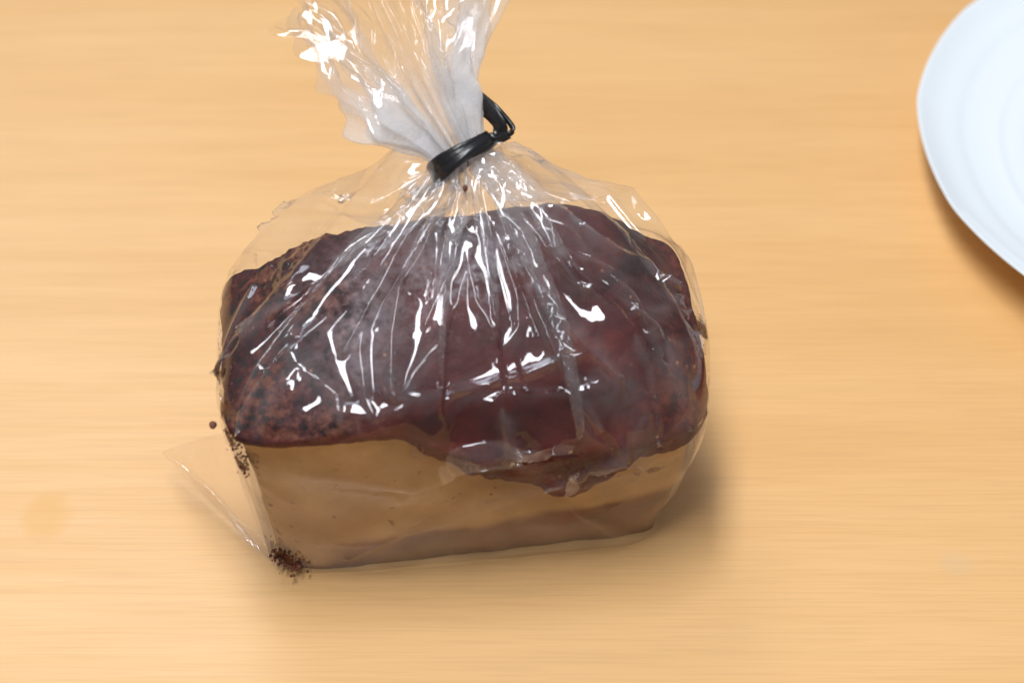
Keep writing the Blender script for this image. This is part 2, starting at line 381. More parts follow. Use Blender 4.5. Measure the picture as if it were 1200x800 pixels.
# the draped film as a grid of points, in hundredths of a centimetre: the steps from point to point round
# the bag and from row to row up it (the odd rows of its lower part are interpolated)
FILM_STEPS = (
546,68,3,9,13,0,-11,15,0,4,22,0,-6,19,0,6,20,0,-7,20,0,-1,19,0,-8,14,0,-3,17,0,3,19,0,-9,17,0,-9,21,0,-11,11,0,-12,14,0,-15,7,0,-26,6,0,-11,4,0,-23,5,0,-19,-5,
0,-15,-4,0,-16,0,0,-28,-4,0,-10,9,0,-24,-9,0,-10,0,0,-24,-8,0,-23,0,0,-14,-6,0,-22,5,0,-15,-5,0,-18,-2,0,-14,5,0,-15,-5,0,-23,0,0,-15,-2,0,-20,-8,0,-27,2,0,-14,
-5,0,-21,-6,0,-11,3,0,-26,-2,0,-14,-2,0,-13,-4,0,-29,-2,0,-16,0,0,-16,-3,0,-21,-2,0,-18,-2,0,-18,-7,0,-16,-1,0,-15,2,0,-22,-3,0,-20,-10,0,-14,3,0,-19,-2,0,-22,
-1,0,-21,-2,0,-14,-3,0,-24,-3,0,-13,3,0,-17,-5,0,-24,0,0,-15,-7,0,-16,0,0,-19,-8,0,-22,-6,0,-15,1,0,-16,-5,0,-21,-1,0,-18,-19,0,-13,-6,0,-11,-17,0,-9,-11,0,-3,
-26,0,1,-17,0,0,-12,0,1,-23,0,2,-19,0,6,-16,0,-2,-23,0,3,-13,0,3,-21,0,-4,-15,0,3,-25,0,6,-15,0,3,-21,0,1,-17,0,-2,-18,0,5,-16,0,4,-17,0,5,-19,0,4,-19,0,-2,-16,
0,0,-22,0,9,-19,0,5,-20,0,4,-12,0,15,-13,0,12,-14,0,19,-7,0,12,-8,0,26,-4,0,16,1,0,20,-1,0,15,-4,0,19,10,0,14,2,0,20,-2,0,13,5,0,24,-3,0,17,1,0,26,3,0,17,3,0,
17,1,0,19,12,0,19,-5,0,15,4,0,24,-6,0,10,14,0,24,-4,0,18,5,0,20,-2,0,22,3,0,9,0,0,21,3,0,18,4,0,9,-1,0,31,6,0,14,-1,0,24,3,0,13,8,0,19,-1,0,19,0,0,16,0,0,25,1,
0,16,2,0,16,6,0,15,5,0,22,3,0,16,1,0,29,0,0,9,3,0,21,0,0,17,1,0,20,3,0,15,6,0,20,8,0,18,-7,0,18,6,0,18,-2,0,25,4,0,17,9,0,10,10,0,20,-2,0,17,16,0,16,10,0,15,12,
0,3,16,0,-2,18,0,11,14,0,-2,24,0,-8,18,0,6,16,0,-5,24,0,-7,17,0,2,15,0,-2,19,0,-5,15,0,0,21,0,18,-23,38,-5,17,3,8,3,2,-11,-10,0,-8,5,-1,-13,-5,1,5,-3,0,2,8,2,
16,-2,-3,-2,2,3,-2,-2,-2,-9,3,2,2,-20,-11,-1,2,0,4,4,5,8,9,0,6,0,3,-10,-11,-6,8,-4,0,-3,9,3,-2,10,3,-1,4,3,9,-8,-4,-2,-8,0,4,4,1,-15,17,0,11,8,0,-3,0,2,-1,4,1,
3,-8,0,-5,3,2,6,-1,-1,-12,-13,-1,-8,-6,-3,9,7,5,-6,-12,-5,2,10,3,7,2,3,0,0,0,-3,0,-1,-9,-1,1,7,2,1,-1,-2,-1,-10,-2,-1,7,2,0,1,8,0,-1,-5,0,4,11,0,-3,-10,0,-4,9,
0,6,0,0,-10,0,-2,1,9,-3,6,7,1,-11,-2,0,6,3,-1,5,-6,1,0,1,0,-6,-2,1,8,9,-2,-9,-7,1,-2,-4,1,7,-6,1,-1,6,1,-12,-8,1,9,4,1,1,-4,0,4,-7,-1,3,-10,-4,-3,0,4,-2,13,1,6,
-5,-1,-11,5,0,3,-3,0,2,5,0,-7,-6,0,3,-4,0,3,4,1,2,2,-1,-4,-1,0,4,1,0,-6,-6,0,3,8,0,10,-5,0,-6,8,0,-3,-9,0,0,4,0,-5,-1,0,6,-1,0,-3,-3,0,-2,-1,0,1,1,1,-3,3,0,1,
-5,0,9,4,-1,-6,-4,0,1,3,1,4,-2,0,-3,-4,0,1,1,0,-1,7,0,4,-1,-1,-7,-4,-1,3,0,0,-1,6,1,2,5,0,-4,-16,0,7,1,-1,-6,-1,0,21,-6,-1,-16,1,-1,2,-1,0,-6,-2,-1,5,3,1,1,2,0,
0,-8,1,5,12,1,-1,-3,0,-14,8,1,14,-9,0,-8,5,0,-1,-4,0,4,5,0,-3,-6,-1,8,1,0,-2,1,0,1,-1,0,7,10,1,-8,-13,0,1,11,1,-3,-7,0,-3,0,0,4,-4,-1,4,3,-1,1,1,0,-11,0,0,-2,6,
1,12,1,1,-3,-4,0,2,-4,0,1,5,0,-13,-4,-1,16,-3,0,-2,2,0,-5,2,0,-3,5,1,8,0,0,-3,-3,0,-4,6,0,3,-14,-1,-5,11,0,-1,-8,-4,0,-4,1,0,1,1,4,14,3,-8,-7,-1,-14,10,-9,-4,
-3,2,6,0,3,10,-3,2,7,0,-4,-3,-7,1,-3,-2,-8,-14,8,1,5,-9,4,6,0,2,-3,4,1,6,1,2,13,10,-1,6,-8,-5,-1,-11,43,-14,-6,-1,-6,-2,-2,5,8,2,18,-6,1,14,8,-2,8,-1,-3,0,-5,0,
-14,8,7,-4,-12,-5,-21,-8,-8,16,0,1,4,20,13,13,3,-1,1,4,-6,-9,-2,0,8,-3,-4,0,18,6,-6,-5,3,4,-7,1,2,-7,-2,-4,-3,-2,0,11,4,-14,-1,1,7,4,-2,-4,-19,-1,0,3,1,8,-10,
-3,-6,-3,-1,3,2,1,3,0,0,-13,0,1,9,13,2,4,5,3,-2,-7,-4,-4,11,6,-6,-5,-2,6,-5,-2,-7,5,0,6,6,1,1,-2,-1,4,3,-2,-6,8,-1,-2,2,3,3,3,-1,-2,-8,1,0,11,-2,-2,-8,0,-8,19,
-4,13,0,0,-12,-1,-1,10,-12,5,-7,-4,2,0,7,-2,7,-9,1,-10,0,2,-1,5,-1,6,-4,0,-3,-1,0,1,-12,2,0,-5,0,0,-2,-1,4,-6,-4,-2,-5,0,17,1,-2,-8,-3,0,3,1,0,-16,8,3,0,7,6,7,
-6,-3,1,5,0,-6,4,1,2,12,1,-6,-3,-1,6,-3,0,2,5,-1,0,-5,0,-1,4,0,-3,1,1,-5,-6,-1,5,3,1,7,2,0,-13,-4,-1,-4,0,0,6,-2,0,-7,3,1,6,1,0,11,-2,0,-7,-4,1,-2,0,0,3,1,0,0,
-5,-1,-3,1,0,5,-5,0,-6,3,2,-2,7,0,2,-3,-1,2,-2,0,0,3,0,1,2,0,1,-9,-1,3,7,0,-4,3,1,1,-9,-1,3,-13,-2,0,0,-1,2,5,-1,-1,11,3,-2,8,1,-13,0,1,10,1,0,2,-2,-1,-1,-8,2,
-2,-7,-3,4,-3,0,-2,-3,-2,-3,-2,-1,2,-2,1,8,6,1,-4,-1,0,2,5,1,2,1,1,-3,-1,0,-8,2,1,6,-3,-2,2,-2,0,-1,4,1,0,-8,-1,1,17,2,2,-9,-1,-5,8,1,8,-7,-1,-7,-2,-1,-2,0,1,2,
0,0,0,11,0,16,-5,1,-12,-8,0,2,9,0,-4,0,0,1,-11,-1,2,2,-1,-10,-3,0,4,9,2,6,5,1,-6,4,-1,0,-6,2,1,-6,-2,3,-5,-1,-4,-4,-8,8,-7,1,-8,17,7,-4,1,1,-1,9,-2,-24,-1,-14,
8,-3,2,18,-14,12,6,-1,-4,7,-12,-6,-12,4,-10,-13,-2,2,9,8,4,13,3,8,11,0,5,-6,1,-2,12,5,-6,7,-5,-4,0,0,0,-13,-7,2,-15,8,6,-6,-7,45,11,-5,-1,15,3,-3,7,-6,-4,5,9,
-2,-8,-9,3,-17,2,6,-18,-12,-12,-5,-4,-1,9,14,4,18,18,13,-2,-12,-4,1,-2,-1,-8,6,1,-1,-1,1,8,-3,0,-5,10,1,3,-8,-1,4,8,-2,-1,14,-3,-4,1,0,-2,-4,0,-4,-5,0,9,-1,1,
-9,-5,3,15,0,1,-10,-2,0,6,7,2,-5,12,-3,-1,-1,0,-4,-4,0,4,3,1,-2,-9,0,3,5,1,-3,1,-2,0,4,-1,6,4,-1,-3,3,-2,0,3,-1,0,2,-1,-3,-1,0,-3,4,-1,5,-6,3,-1,6,-3,6,0,0,-6,
-5,0,-8,1,1,7,-2,1,7,-8,4,-10,-4,1,-3,-1,2,-3,5,-2,9,-8,1,-5,-9,2,1,3,-1,3,-11,-1,1,-6,0,-1,-6,-2,4,0,1,1,-2,0,4,-2,-2,5,5,0,-7,8,3,-6,4,1,-10,3,2,-1,15,-4,0,3,
3,8,-1,0,-2,-8,-1,-8,-1,2,5,5,0,-3,-7,-1,14,-15,-2,-5,7,-1,-7,5,1,-8,0,0,5,6,1,-5,-1,-1,-3,-5,-1,1,2,1,-2,-2,0,-2,3,0,14,-4,2,-1,-2,0,1,-3,1,7,6,-1,-2,-5,0,-12,
4,1,8,2,-1,0,-2,0,0,-2,0,-3,0,0,4,-5,0,1,14,1,-2,-12,-1,4,0,0,-5,4,1,5,-2,0,-9,-4,1,7,1,-1,-5,9,0,1,-9,1,0,-2,0,0,11,-1,4,-1,-1,-2,-6,0,-2,-1,0,1,-15,-3,8,-7,
-3,-7,8,2,7,10,2,-3,9,2,-4,2,-1,0,6,1,5,-5,-1,2,-5,1,-9,-9,0,6,1,-2,-2,-10,-2,9,10,3,-6,-6,-1,-6,-3,-1,0,5,1,14,8,1,-8,-2,2,-3,-4,-1,0,0,-1,9,3,1,-11,0,0,3,-1,
0,2,3,0,0,-10,0,9,13,1,-3,-10,0,-7,13,1,8,-7,1,-12,2,-2,4,0,-1,-4,-4,0,8,-3,-1,-3,-2,-1,-1,0,2,8,21,2,-6,-9,-1,1,1,1,8,-7,0,-10,-3,-3,-3,-20,-11,0,2,1,1,12,12,
-10,12,-1,-4,6,-2,-12,9,-10,8,-16,1,20,-7,13,2,0,-1,-5,-11,-12,-13,6,0,3,7,-2,22,2,9,-2,3,3,1,0,0,-1,-6,1,10,-2,-11,9,-1,-2,-18,-3,4,-12,5,4,-8,-4,0,6,9,4,-1,0,
0,25,-14,38,4,-2,-3,-3,3,4,-13,10,5,-23,-13,-1,-12,-2,-4,9,1,-1,13,9,11,11,9,-2,-3,-2,0,5,-14,-3,-1,20,3,-4,-12,-2,9,3,1,-8,1,-1,1,3,1,6,2,-2,-3,3,1,-4,0,1,0,
-3,-3,1,-6,2,4,6,-1,9,7,1,-12,-1,0,3,13,-5,-3,2,0,-4,-1,1,-8,-4,1,11,-6,4,-3,2,-2,-7,6,-1,7,1,-2,-3,4,-1,-3,-4,0,-6,9,-2,14,-1,0,-3,-4,1,-2,-2,1,-1,-4,1,-8,-4,
2,9,7,-1,-4,-7,3,-5,-3,-1,7,3,1,-7,-5,1,5,4,0,6,-8,2,-8,-4,-1,1,-7,-1,4,-3,0,5,0,0,-2,-6,-2,-6,2,4,4,-8,-5,1,-2,-1,2,1,0,1,4,1,-5,4,3,-2,3,-1,-5,6,1,4,6,1,-13,
1,0,5,12,-1,1,0,-2,7,-3,0,2,2,2,-7,-1,-4,-3,-2,-3,-1,13,-2,10,1,-2,-7,-12,1,2,7,3,-10,-2,4,8,-8,3,-6,2,0,6,-6,1,-13,-4,-2,2,-3,0,10,1,1,-4,-8,1,2,5,-1,2,-3,1,
-4,8,-1,6,-2,1,-6,7,-1,4,-7,1,-4,3,0,8,-8,0,1,3,0,2,4,0,-7,0,1,3,4,0,-2,-3,0,-1,-5,0,-3,2,0,4,0,0,5,-1,-1,-12,-3,1,18,-2,-1,-8,2,1,0,-5,1,4,7,-1,5,4,-2,-4,-5,1,
-4,2,1,-6,6,0,2,-10,1,3,-2,-1,8,0,-2,4,-6,-2,-14,-14,-2,7,4,1,3,7,0,-1,5,4,-8,4,0,0,12,0,9,-6,2,-4,7,-2,6,-7,1,-17,-13,-4,9,-5,1,4,9,1,5,-5,-1,-12,3,2,5,1,-1,5,
3,1,3,-8,0,-8,3,0,-3,5,0,4,1,1,1,-9,-1,2,14,1,-7,-16,-1,0,18,2,2,-5,0,3,-8,-2,-2,2,0,-4,5,1,10,-12,-3,-6,1,1,-3,2,1,5,13,3,-9,-10,-1,10,9,1,-7,-7,-2,-1,-15,-5,
-10,-12,-12,-2,13,12,8,12,4,-8,24,-3,-6,2,-4,1,-17,0,21,-11,7,1,0,1,-1,-10,-7,-9,9,-4,3,9,5,17,-6,2,-6,0,3,-4,-6,-3,8,8,3,4,-19,-12,-3,13,1,-16,-6,3,-3,10,5,6,
6,2,7,-1,0,0,4,0,-2,-12,-3,13,0,0,14,-12,42,-11,5,6,-19,-5,-6,2,-9,-3,13,10,4,8,10,4,1,-5,-1,6,7,0,3,-12,0,-4,4,-1,-9,11,3,4,-6,-2,3,13,2,-6,-3,-2,5,-5,-1,5,2,
0,-11,-3,1,7,2,0,4,0,-2,1,2,3,-7,2,-4,-3,-2,0,-9,-2,-1,17,6,-1,-8,-6,4,-2,2,1,-1,3,0,8,4,-2,-10,-2,-1,3,3,3,6,-3,-2,-6,-4,1,2,-2,-1,1,12,0,6,-10,3,-12,-1,0,2,3,
-1,2,3,0,-1,-3,0,-2,7,-1,0,-7,2,2,-3,-1,-9,2,2,10,-7,0,3,-2,1,-3,-5,-1,0,-8,-5,-1,-4,0,1,3,3,-3,-1,-2,-3,-6,-1,4,11,3,14,-8,-6,-15,13,6,-1,2,2,2,3,0,-10,3,0,5,
4,0,2,0,-2,-2,2,0,-2,8,-2,4,3,1,-14,-3,-2,6,-8,4,0,12,-3,-6,-15,2,4,10,-2,5,4,-2,-9,1,1,2,-9,3,16,-5,-1,2,-16,0,9,5,-2,0,-1,1,2,2,0,-3,4,1,-8,3,2,-5,-7,1,-8,3,
-1,5,7,0,-4,-2,0,-3,-7,-1,1,-3,0,-4,5,0,5,-1,1,0,-2,0,0,-2,0,-6,5,0,5,5,0,4,-11,1,-3,-4,-1,-2,0,1,10,8,0,-5,-1,-1,3,6,1,0,-2,0,0,-7,0,0,4,0,-6,2,0,0,-2,0,2,-2,
-1,-4,1,1,-1,-5,1,9,-3,-1,-4,9,0,12,-1,-1,0,13,-2,-5,-5,2,-7,0,2,0,-1,-3,17,-3,0,-17,-16,-2,5,-4,-2,0,-7,-4,1,6,2,0,2,3,-5,18,0,3,-1,4,-2,11,-1,6,-3,0,3,-2,0,3,
-5,-2,-11,-14,3,4,0,-3,5,2,2,-3,5,1,1,-1,-1,-4,-1,1,1,0,2,1,0,-1,-5,7,0,1,-18,-3,1,14,5,-4,4,-2,11,-11,-2,-9,10,1,4,-12,-2,2,-1,-1,2,13,4,-11,-13,-1,8,12,3,-6,
3,-1,5,-7,2,-3,-2,-3,-10,-19,-14,-16,2,-5,15,8,14,5,19,5,-18,19,-6,0,-17,0,22,-13,6,6,0,-1,-9,-9,-6,3,9,0,-5,5,1,9,-12,1,-3,8,4,-4,-1,-2,12,1,1,0,-8,-4,-2,-2,
-2,-5,13,7,6,-2,-2,3,-2,1,8,-1,-2,-6,-4,0,-2,2,1,10,3,-3,8,2,-5,-1,2,0,-14,-5,44,6,-9,-3,15,8,6,2,1,0,-1,5,0,5,-3,-1,-1,7,1,-5,-7,0,-8,3,-1,10,-5,1,0,3,-1,-6,
-2,0,-1,1,0,0,-5,1,6,1,2,-4,3,-2,9,4,0,-2,9,0,-4,-2,0,-5,-6,-1,7,4,1,-2,1,1,5,1,0,1,-4,0,-5,-1,0,-1,-5,-1,8,-4,-1,-12,2,1,8,4,0,-3,1,-2,-3,7,0,9,-5,2,-10,6,1,0,
-5,-1,3,3,-1,0,4,0,-7,-7,1,-3,6,-1,8,1,1,9,-8,0,-10,-6,0,5,-5,-2,13,-5,-3,-21,-7,0,4,0,-1,0,-1,0,-1,9,6,0,4,1,0,3,-2,-1,-5,0,-3,7,2,-6,-1,-2,-4,14,3,12,-7,-2,
-9,2,0,-3,6,0,10,4,-2,-5,3,-2,1,8,-1,-6,-4,0,-2,5,-2,3,-2,0,11,-9,5,-2,11,-5,-9,0,-3,-1,8,-3,2,-5,3,7,-15,5,10,-7,3,-3,1,0,-10,-3,3,4,3,0,-4,0,-1,-4,6,-2,-3,-8,
1,5,-2,1,20,-7,-3,0,13,0,2,-4,1,-7,1,1,3,-5,-2,-14,6,5,3,-7,-2,-7,2,1,0,-7,-1,-5,6,0,4,4,0,7,-10,0,-10,1,0,0,4,0,9,3,1,-1,1,-1,-13,-3,1,12,-10,0,0,5,0,-10,0,1,
3,3,0,11,-7,-1,-15,7,1,3,0,-1,8,-7,0,-1,2,0,2,3,0,-5,2,0,0,-3,0,-5,-1,1,10,0,0,-4,8,-2,-1,-3,1,6,0,0,-1,11,-2,8,-4,0,-1,-2,1,-3,-6,-1,2,-13,0,-2,-9,-5,8,-7,-3,
-7,1,0,6,6,1,-9,11,7,-1,15,0,-6,-2,1,8,6,-2,5,-7,0,-11,-8,2,3,-8,-1,-4,2,1,14,0,-1,-3,4,3,3,-7,-4,2,-1,7,-14,4,-5,0,12,2,0,-13,1,2,8,-4,0,-9,0,-2,5,0,1,5,3,5,
-2,-2,-1,3,2,0,2,3,-2,-8,-3,5,-1,-3,-30,-14,-12,-2,1,-2,18,11,14,-6,16,0,-7,6,-3,14,-17,4,11,-4,2,-8,-8,-4,-7,7,-3,7,11,7,6,-17,-5,-6,13,0,1,2,3,7,-11,-1,-1,3,
-1,-10,-6,-2,11,7,2,3,-1,0,3,0,0,1,-1,0,1,8,3,-6,-3,-2,12,-4,-4,6,3,-2,-6,-7,3,-17,9,3,-8,-9,-2,9,-4,47,4,8,-1,-4,-8,0,-1,9,1,2,-11,0,-2,0,0,-5,-7,-2,4,13,2,1,
-4,0,-3,7,0,6,-4,-1,-2,2,1,0,-5,0,1,7,0,3,2,0,-3,0,1,-8,7,-1,0,-9,0,3,4,-1,4,0,0,-2,5,0,6,-3,-1,-8,4,1,-4,0,-1,3,2,0,2,1,0,1,2,-1,7,-1,-1,-6,3,0,-4,0,0,4,-6,2,
-11,3,-1,12,2,0,-8,-1,1,2,-5,1,2,-8,1,5,-1,-3,2,-14,1,-9,-6,-1,4,0,1,-5,1,0,1,-1,-1,0,6,2,2,-1,0,-4,13,3,-2,1,0,-1,-5,-2,-2,2,0,2,1,0,1,9,1,-3,7,-3,10,-1,0,-10,
0,-3,5,10,-3,5,2,0,-8,6,-4,-1,-3,1,-3,2,-2,-4,-5,3,11,7,-4,-6,-2,-2,-4,5,-3,1,3,-1,-6,-3,3,8,-6,7,4,-15,7,14,-16,0,-19,4,6,4,1,-1,-1,0,-1,-4,-2,-2,-1,13,-1,-5,
-10,1,5,-1,1,0,-4,-2,1,-1,-1,-2,7,3,-1,-10,0,6,4,1,9,5,-1,-5,0,3,7,0,-4,-5,1,2,6,-9,-2,-6,7,2,-1,-5,-1,-6,-10,1,3,16,-1,0,-7,1,-1,0,-1,0,-4,0,-2,-1,1,10,-3,0,
-14,6,0,4,-5,0,9,6,-1,-10,-9,1,-2,13,0,12,-10,-1,-1,-6,1,-7,6,0,3,2,-1,0,1,0,-1,-5,1,-4,5,0,14,2,-2,-9,-1,1,6,-4,0,-2,6,0,0,-1,1,-10,-8,2,10,17,-3,-3,0,0,0,-3,
2,0,11,-4,8,-7,2,-10,0,-2,8,-11,-1,-6,-13,1,16,-7,-7,-7,-4,-2,-1,14,6,0,-3,-2,-8,6,4,4,18,2,3,2,-5,3,1,-22,-20,36,2,20,-19,14,-9,-29,19,-5,36,-26,9,12,-6,-2,
-14,4,2,-8,12,-11,-30,-5,-8,-3,11,-6,27,6,1,-31,-19,0,-2,14,6,19,10,-8,-8,0,-1,-10,-23,-5,-4,-4,-10,0,3,23,12,14,-1,11,-1,3,-3,3,8,-7,2,3,-12,-2,-8,5,-3,5,9,2,
8,-16,-1,-10,7,-4,-4,11,4,14,-7,2,0,-2,0,-6,4,-1,5,-3,-1,8,1,2,-6,-1,1,-2,-8,-2,4,3,-2,0,1,2,7,-1,-2,-1,1,-1,-12,0,0,0,3,4,-7,2,-3,14,3,2,0,2,1,10,-10,46,0,5,2,
-3,7,-1,3,-5,1,-3,3,0,0,0,0,4,8,0,2,-11,-1,-2,7,1,-6,0,-1,-3,-1,0,8,-8,1,-3,5,-1,-2,-1,0,-4,2,0,1,1,0,11,-8,1,0,13,-2,1,-1,1,-2,1,-1,-3,-2,0,-5,3,0,7,0,0,-12,
-1,0,9,-2,0,0,8,-1,1,0,1,-9,-2,1,2,-2,-1,9,-1,2,-3,-2,-1,1,-6,-4,-1,-4,3,-1,-10,-1,-3,-3,-1,0,-3,-2,7,5,2,-9,-2,1,9,8,1,-9,0,-1,2,4,-1,-5,8,4,-6,1,-2,5,15,-1,0,
-8,-4,4,3,1,-1,3,2,8,14,-9,-8,-3,3,-3,7,-4,10,-6,2,-14,7,-5,11,-1,0,-12,5,-4,4,3,-2,6,-5,3,-4,4,-4,0,-5,6,-4,4,-5,0,-2,2,8,-9,8,-5,-9,7,-1,-5,3,7,-7,1,-3,-11,2,
3,0,-1,-11,9,3,15,-1,-5,-9,-13,3,3,7,-1,3,8,0,-9,-11,1,10,6,0,-6,-6,-1,-5,14,0,1,-7,0,-4,4,-1,9,-3,1,-11,1,-1,4,-4,0,-6,0,0,10,-4,0,2,0,1,-6,3,1,9,-4,-1,-1,3,0,
1,5,0,-8,-6,1,1,-3,-1,0,4,1,-2,4,0,-1,-7,0,-4,3,-1,13,4,0,-7,-1,0,3,-11,1,-3,12,0,-1,-12,0,0,11,0,0,-9,1,8,2,0,-7,-3,0,-2,-2,-1,2,6,0,12,-1,-2,-17,-8,2,6,-3,-1,
-3,6,1,8,-3,-3,-7,2,1,1,0,-1,-3,0,3,8,4,-2,-5,13,-1,8,-11,0,-11,11,0,6,3,2,2,5,-1,2,5,-4,-3,-2,0,6,-4,0,12,-14,-5,-4,12,-4,-17,24,-4,-2,-6,4,-6,-41,9,-5,0,44,
18,-43,-4,-8,41,-30,-17,54,-28,9,-39,28,3,-16,6,2,0,-7,5,6,-8,4,27,7,12,6,-11,12,-25,-3,-5,26,11,-9,1,-14,7,-1,-10,17,17,-31,35,-12,2,-45,-29,25,-24,5,29,-17,
-7,2,-5,-10,10,4,4,-6,15,-5,-5,-2,6,-3,0,-12,-2,1,9,-2,-6,10,3,12,-8,2,4,-3,-1,-6,2,1,-1,1,-1,5,0,1,4,1,3,-8,-2,-3,3,-2,-1,5,0,-1,2,6,1,-1,-5,0,-4,5,0,0,-6,0,6,
9,3,-6,-12,-4,5,3,2,-5,-2,-1,5,1,1,8,0,47,-5,-3,0,5,-4,0,-1,-4,-1,0,9,0,0,1,0,-3,-5,1,-1,2,0,-1,2,0,4,2,1,0,-6,0,-3,11,-1,3,-1,0,1,-2,1,0,1,-1,3,-3,-1,-2,4,0,
-2,-5,1,4,2,-1,-8,5,1,4,-2,0,8,7,1,-7,-5,-2,7,-1,-1,2,5,0,-9,-10,0,1,1,1,-1,-1,-1,-2,-8,1,4,-5,-2,4,2,1,-8,7,4,0,-4,-3,3,4,0,-2,2,1,3,6,2,-12,5,-2,7,-1,0,-6,5,
-2,8,7,-2,-1,2,-1,3,2,-1,-7,2,-1,3,-3,0,-4,2,-1,-6,3,-2,-1,12,-8,-1,-8,4,3,10,-8,1,-5,4,-1,4,-3,7,-3,2,-12,-1,1,11,-4,4,-10,0,0,4,-5,3,-1,0,2,4,-3,-1,-1,-10,7,
-5,-3,4,-2,-11,2,15,9,-3,-5,-8,0,10,-2,-2,-5,0,2,-4,7,2,0,-2,0,-9,-1,1,9,2,-3,-2,1,0,-6,-7,0,3,4,0,-10,3,-1,8,1,1,4,-13,-1,2,15,0,-13,-8,1,-3,6,-1,5,-7,1,-2,-3,
0,11,2,0,-7,2,-1,-6,0,0,10,-2,0,-7,2,0,9,-3,1,-1,1,0,1,4,0,2,1,0,-4,-7,1,2,-3,-1,5,11,0,3,-7,0,-13,-4,2,6,-1,-1,-9,7,0,13,-4,-1,-3,1,1,2,-10,0,-4,14,-1,-2,-10,
1,3,6,-1,-2,-8,1,2,6,-1,1,-7,1,-2,11,-1,6,-3,0,1,1,-1,-5,-1,2,2,-1,0,1,10,-2,4,-13,-1,-7,0,1,10,-1,-1,-12,9,1,10,-13,-1,-9,-6,-1,5,1,-2,0,11,5,0,0,-1,-5,-4,0,
-6,3,0,6,-9,4,-5,-20,-20,-3,23,9,0,41,14,-6,7,-22,-3,0,-10,-7,-32,9,20,-17,16,0,-4,-7,2,11,10,6,0,0,1,4,-4,-8,-3,3,8,2,-1,-2,1,-3,5,-1,4,17,1,-2,-5,-2,-8,19,8,
-10,-28,-15,-17,-7,-12,25,21,8,-2,-20,12,3,-8,2,0,-8,-10,23,2,1,-6,1,0,-6,12,11,-3,-3,-8,1,2,-4,0,5,5,1,-4,1,0,2,-2,0,1,2,0,-3,0,0,1,0,-1,3,3,3,1,4,1,-2,-2,1,2,
-6,-2,3,4,-2,-2,-3,0,0,1,0,1,0,-1,-1,10,1,0,-3,0,-2,-4,0,-1,5,-1,10,-1,46,-3,0,0,3,0,1,-1,8,0,-1,-14,0,1,3,0,2,7,0,-4,0,0,0,-2,0,0,-2,-1,0,4,1,0,-2,0,5,5,1,-4,
-3,-1,-1,-1,0,3,-4,1,2,3,-1,-5,4,-1,-7,5,1,12,-7,0,-1,9,-1,-6,-7,-1,11,4,1,-11,-4,1,-3,0,1,-2,-4,0,-2,-2,-1,14,0,0,5,2,0,-16,2,1,-3,2,-2,8,2,0,-5,2,-1,2,5,0,-2,
7,-3,-3,0,0,10,3,-2,-12,11,-4,5,-3,0,-5,-2,0,10,6,-6,-12,-1,1,10,7,-6,3,-5,4,-1,3,-4,6,1,1,-4,-3,3,-3,-1,1,4,-3,3,-9,1,-1,2,-4,3,-4,0,1,2,-6,3,-4,3,1,10,-6,2,
-5,8,-4,-5,-12,6,-3,-6,2,10,-4,0,4,-9,0,-2,8,0,1,-14,0,3,6,1,-13,-6,3,13,3,-4,-1,-9,-1,-6,2,2,11,-5,-4,-9,9,2,-3,-3,1,4,7,0,-6,0,-1,4,5,1,-17,3,-1,11,7,3,-5,-5,
-1,8,1,0,2,-5,-1,-10,1,0,-4,1,0,-3,0,0,12,-2,1,-5,0,0,1,5,0,4,-4,0,-5,-2,0,-3,-5,0,6,-1,0,-3,-1,1,3,3,-1,1,0,1,-5,-2,0,-3,7,1,7,-4,-1,-2,-1,0,7,-4,0,-4,1,1,-6,
2,0,0,8,0,3,-10,0,-3,8,-1,2,-15,1,3,13,-1,6,-2,-1,-5,2,0,4,-11,1,-12,14,0,5,-9,-2,6,10,0,-3,-7,-2,8,0,4,-9,6,0,-3,0,0,1,-6,0,3,-1,0,4,2,-4,3,8,2,-2,1,1,-8,-11,
-7,5,-15,3,-4,10,4,-3,5,3,13,2,-10,13,1,-10,-42,8,27,14,-14,-11,2,-8,-8,-6,14,8,14,-11,3,-2,-3,-2,2,7,-1,1,2,1,-3,-3,0,2,-4,2,15,3,-1,-14,0,0,6,1,0,-2,6,-3,-17,
3,1,-5,-7,0,-29,-17,26,63,39,-15,12,-20,-27,-20,-8,19,-6,0,2,-4,3,1,29,-2,-27,-43,1,34,17,5,-8,-4,-4,-3,1,1,-1,8,7,0,-3,-5,0,0,-1,0,2,0,0,-1,-1,0,8,4,-1,-9,-1,
0,3,4,0,-5,-5,1,8,3,0,-2,-1,0,0,-3,0,3,4,0,-1,4,-1,0,-12,1,1,1,0,-1,10,-1,2,-10,0,3,4,1,9,-6,47,3,1,0,-4,8,-1,3,-3,0,-2,2,0,3,0,1,-2,3,0,-1,-2,0,-1,1,-1,-3,2,1,
3,-3,-1,1,2,1,-4,-5,0,1,1,0,1,4,1,-5,4,-2,1,-2,1,7,-5,-1,4,3,0,-6,1,0,-2,-7,1,0,3,-1,-8,-3,1,9,9,0,0,-10,-1,8,7,1,-8,3,-1,-6,9,-2,-4,-1,1,4,7,-6,-1,-3,3,6,5,-4,
-4,6,-4,3,5,-6,8,0,-1,-5,2,1,-8,3,-5,8,-6,8,-3,5,-5,1,3,-4,-9,-7,9,4,0,-1,3,-2,3,-9,0,-1,7,2,0,-7,-7,3,3,2,0,-4,-4,4,1,-2,2,6,-4,2,-8,5,-3,1,-1,1,7,5,-1,-9,-9,
2,-7,0,0,14,-11,4,3,0,-1,-3,6,-2,2,-4,2,2,2,0,0,-5,0,-4,1,2,-2,0,-4,3,9,-2,-6,-10,6,3,0,0,1,1,-4,-8,4,2,9,-6,2,2,-2,-1,-3,9,-1,-3,-4,1,1,-1,0,-2,-7,1,-2,3,-2,
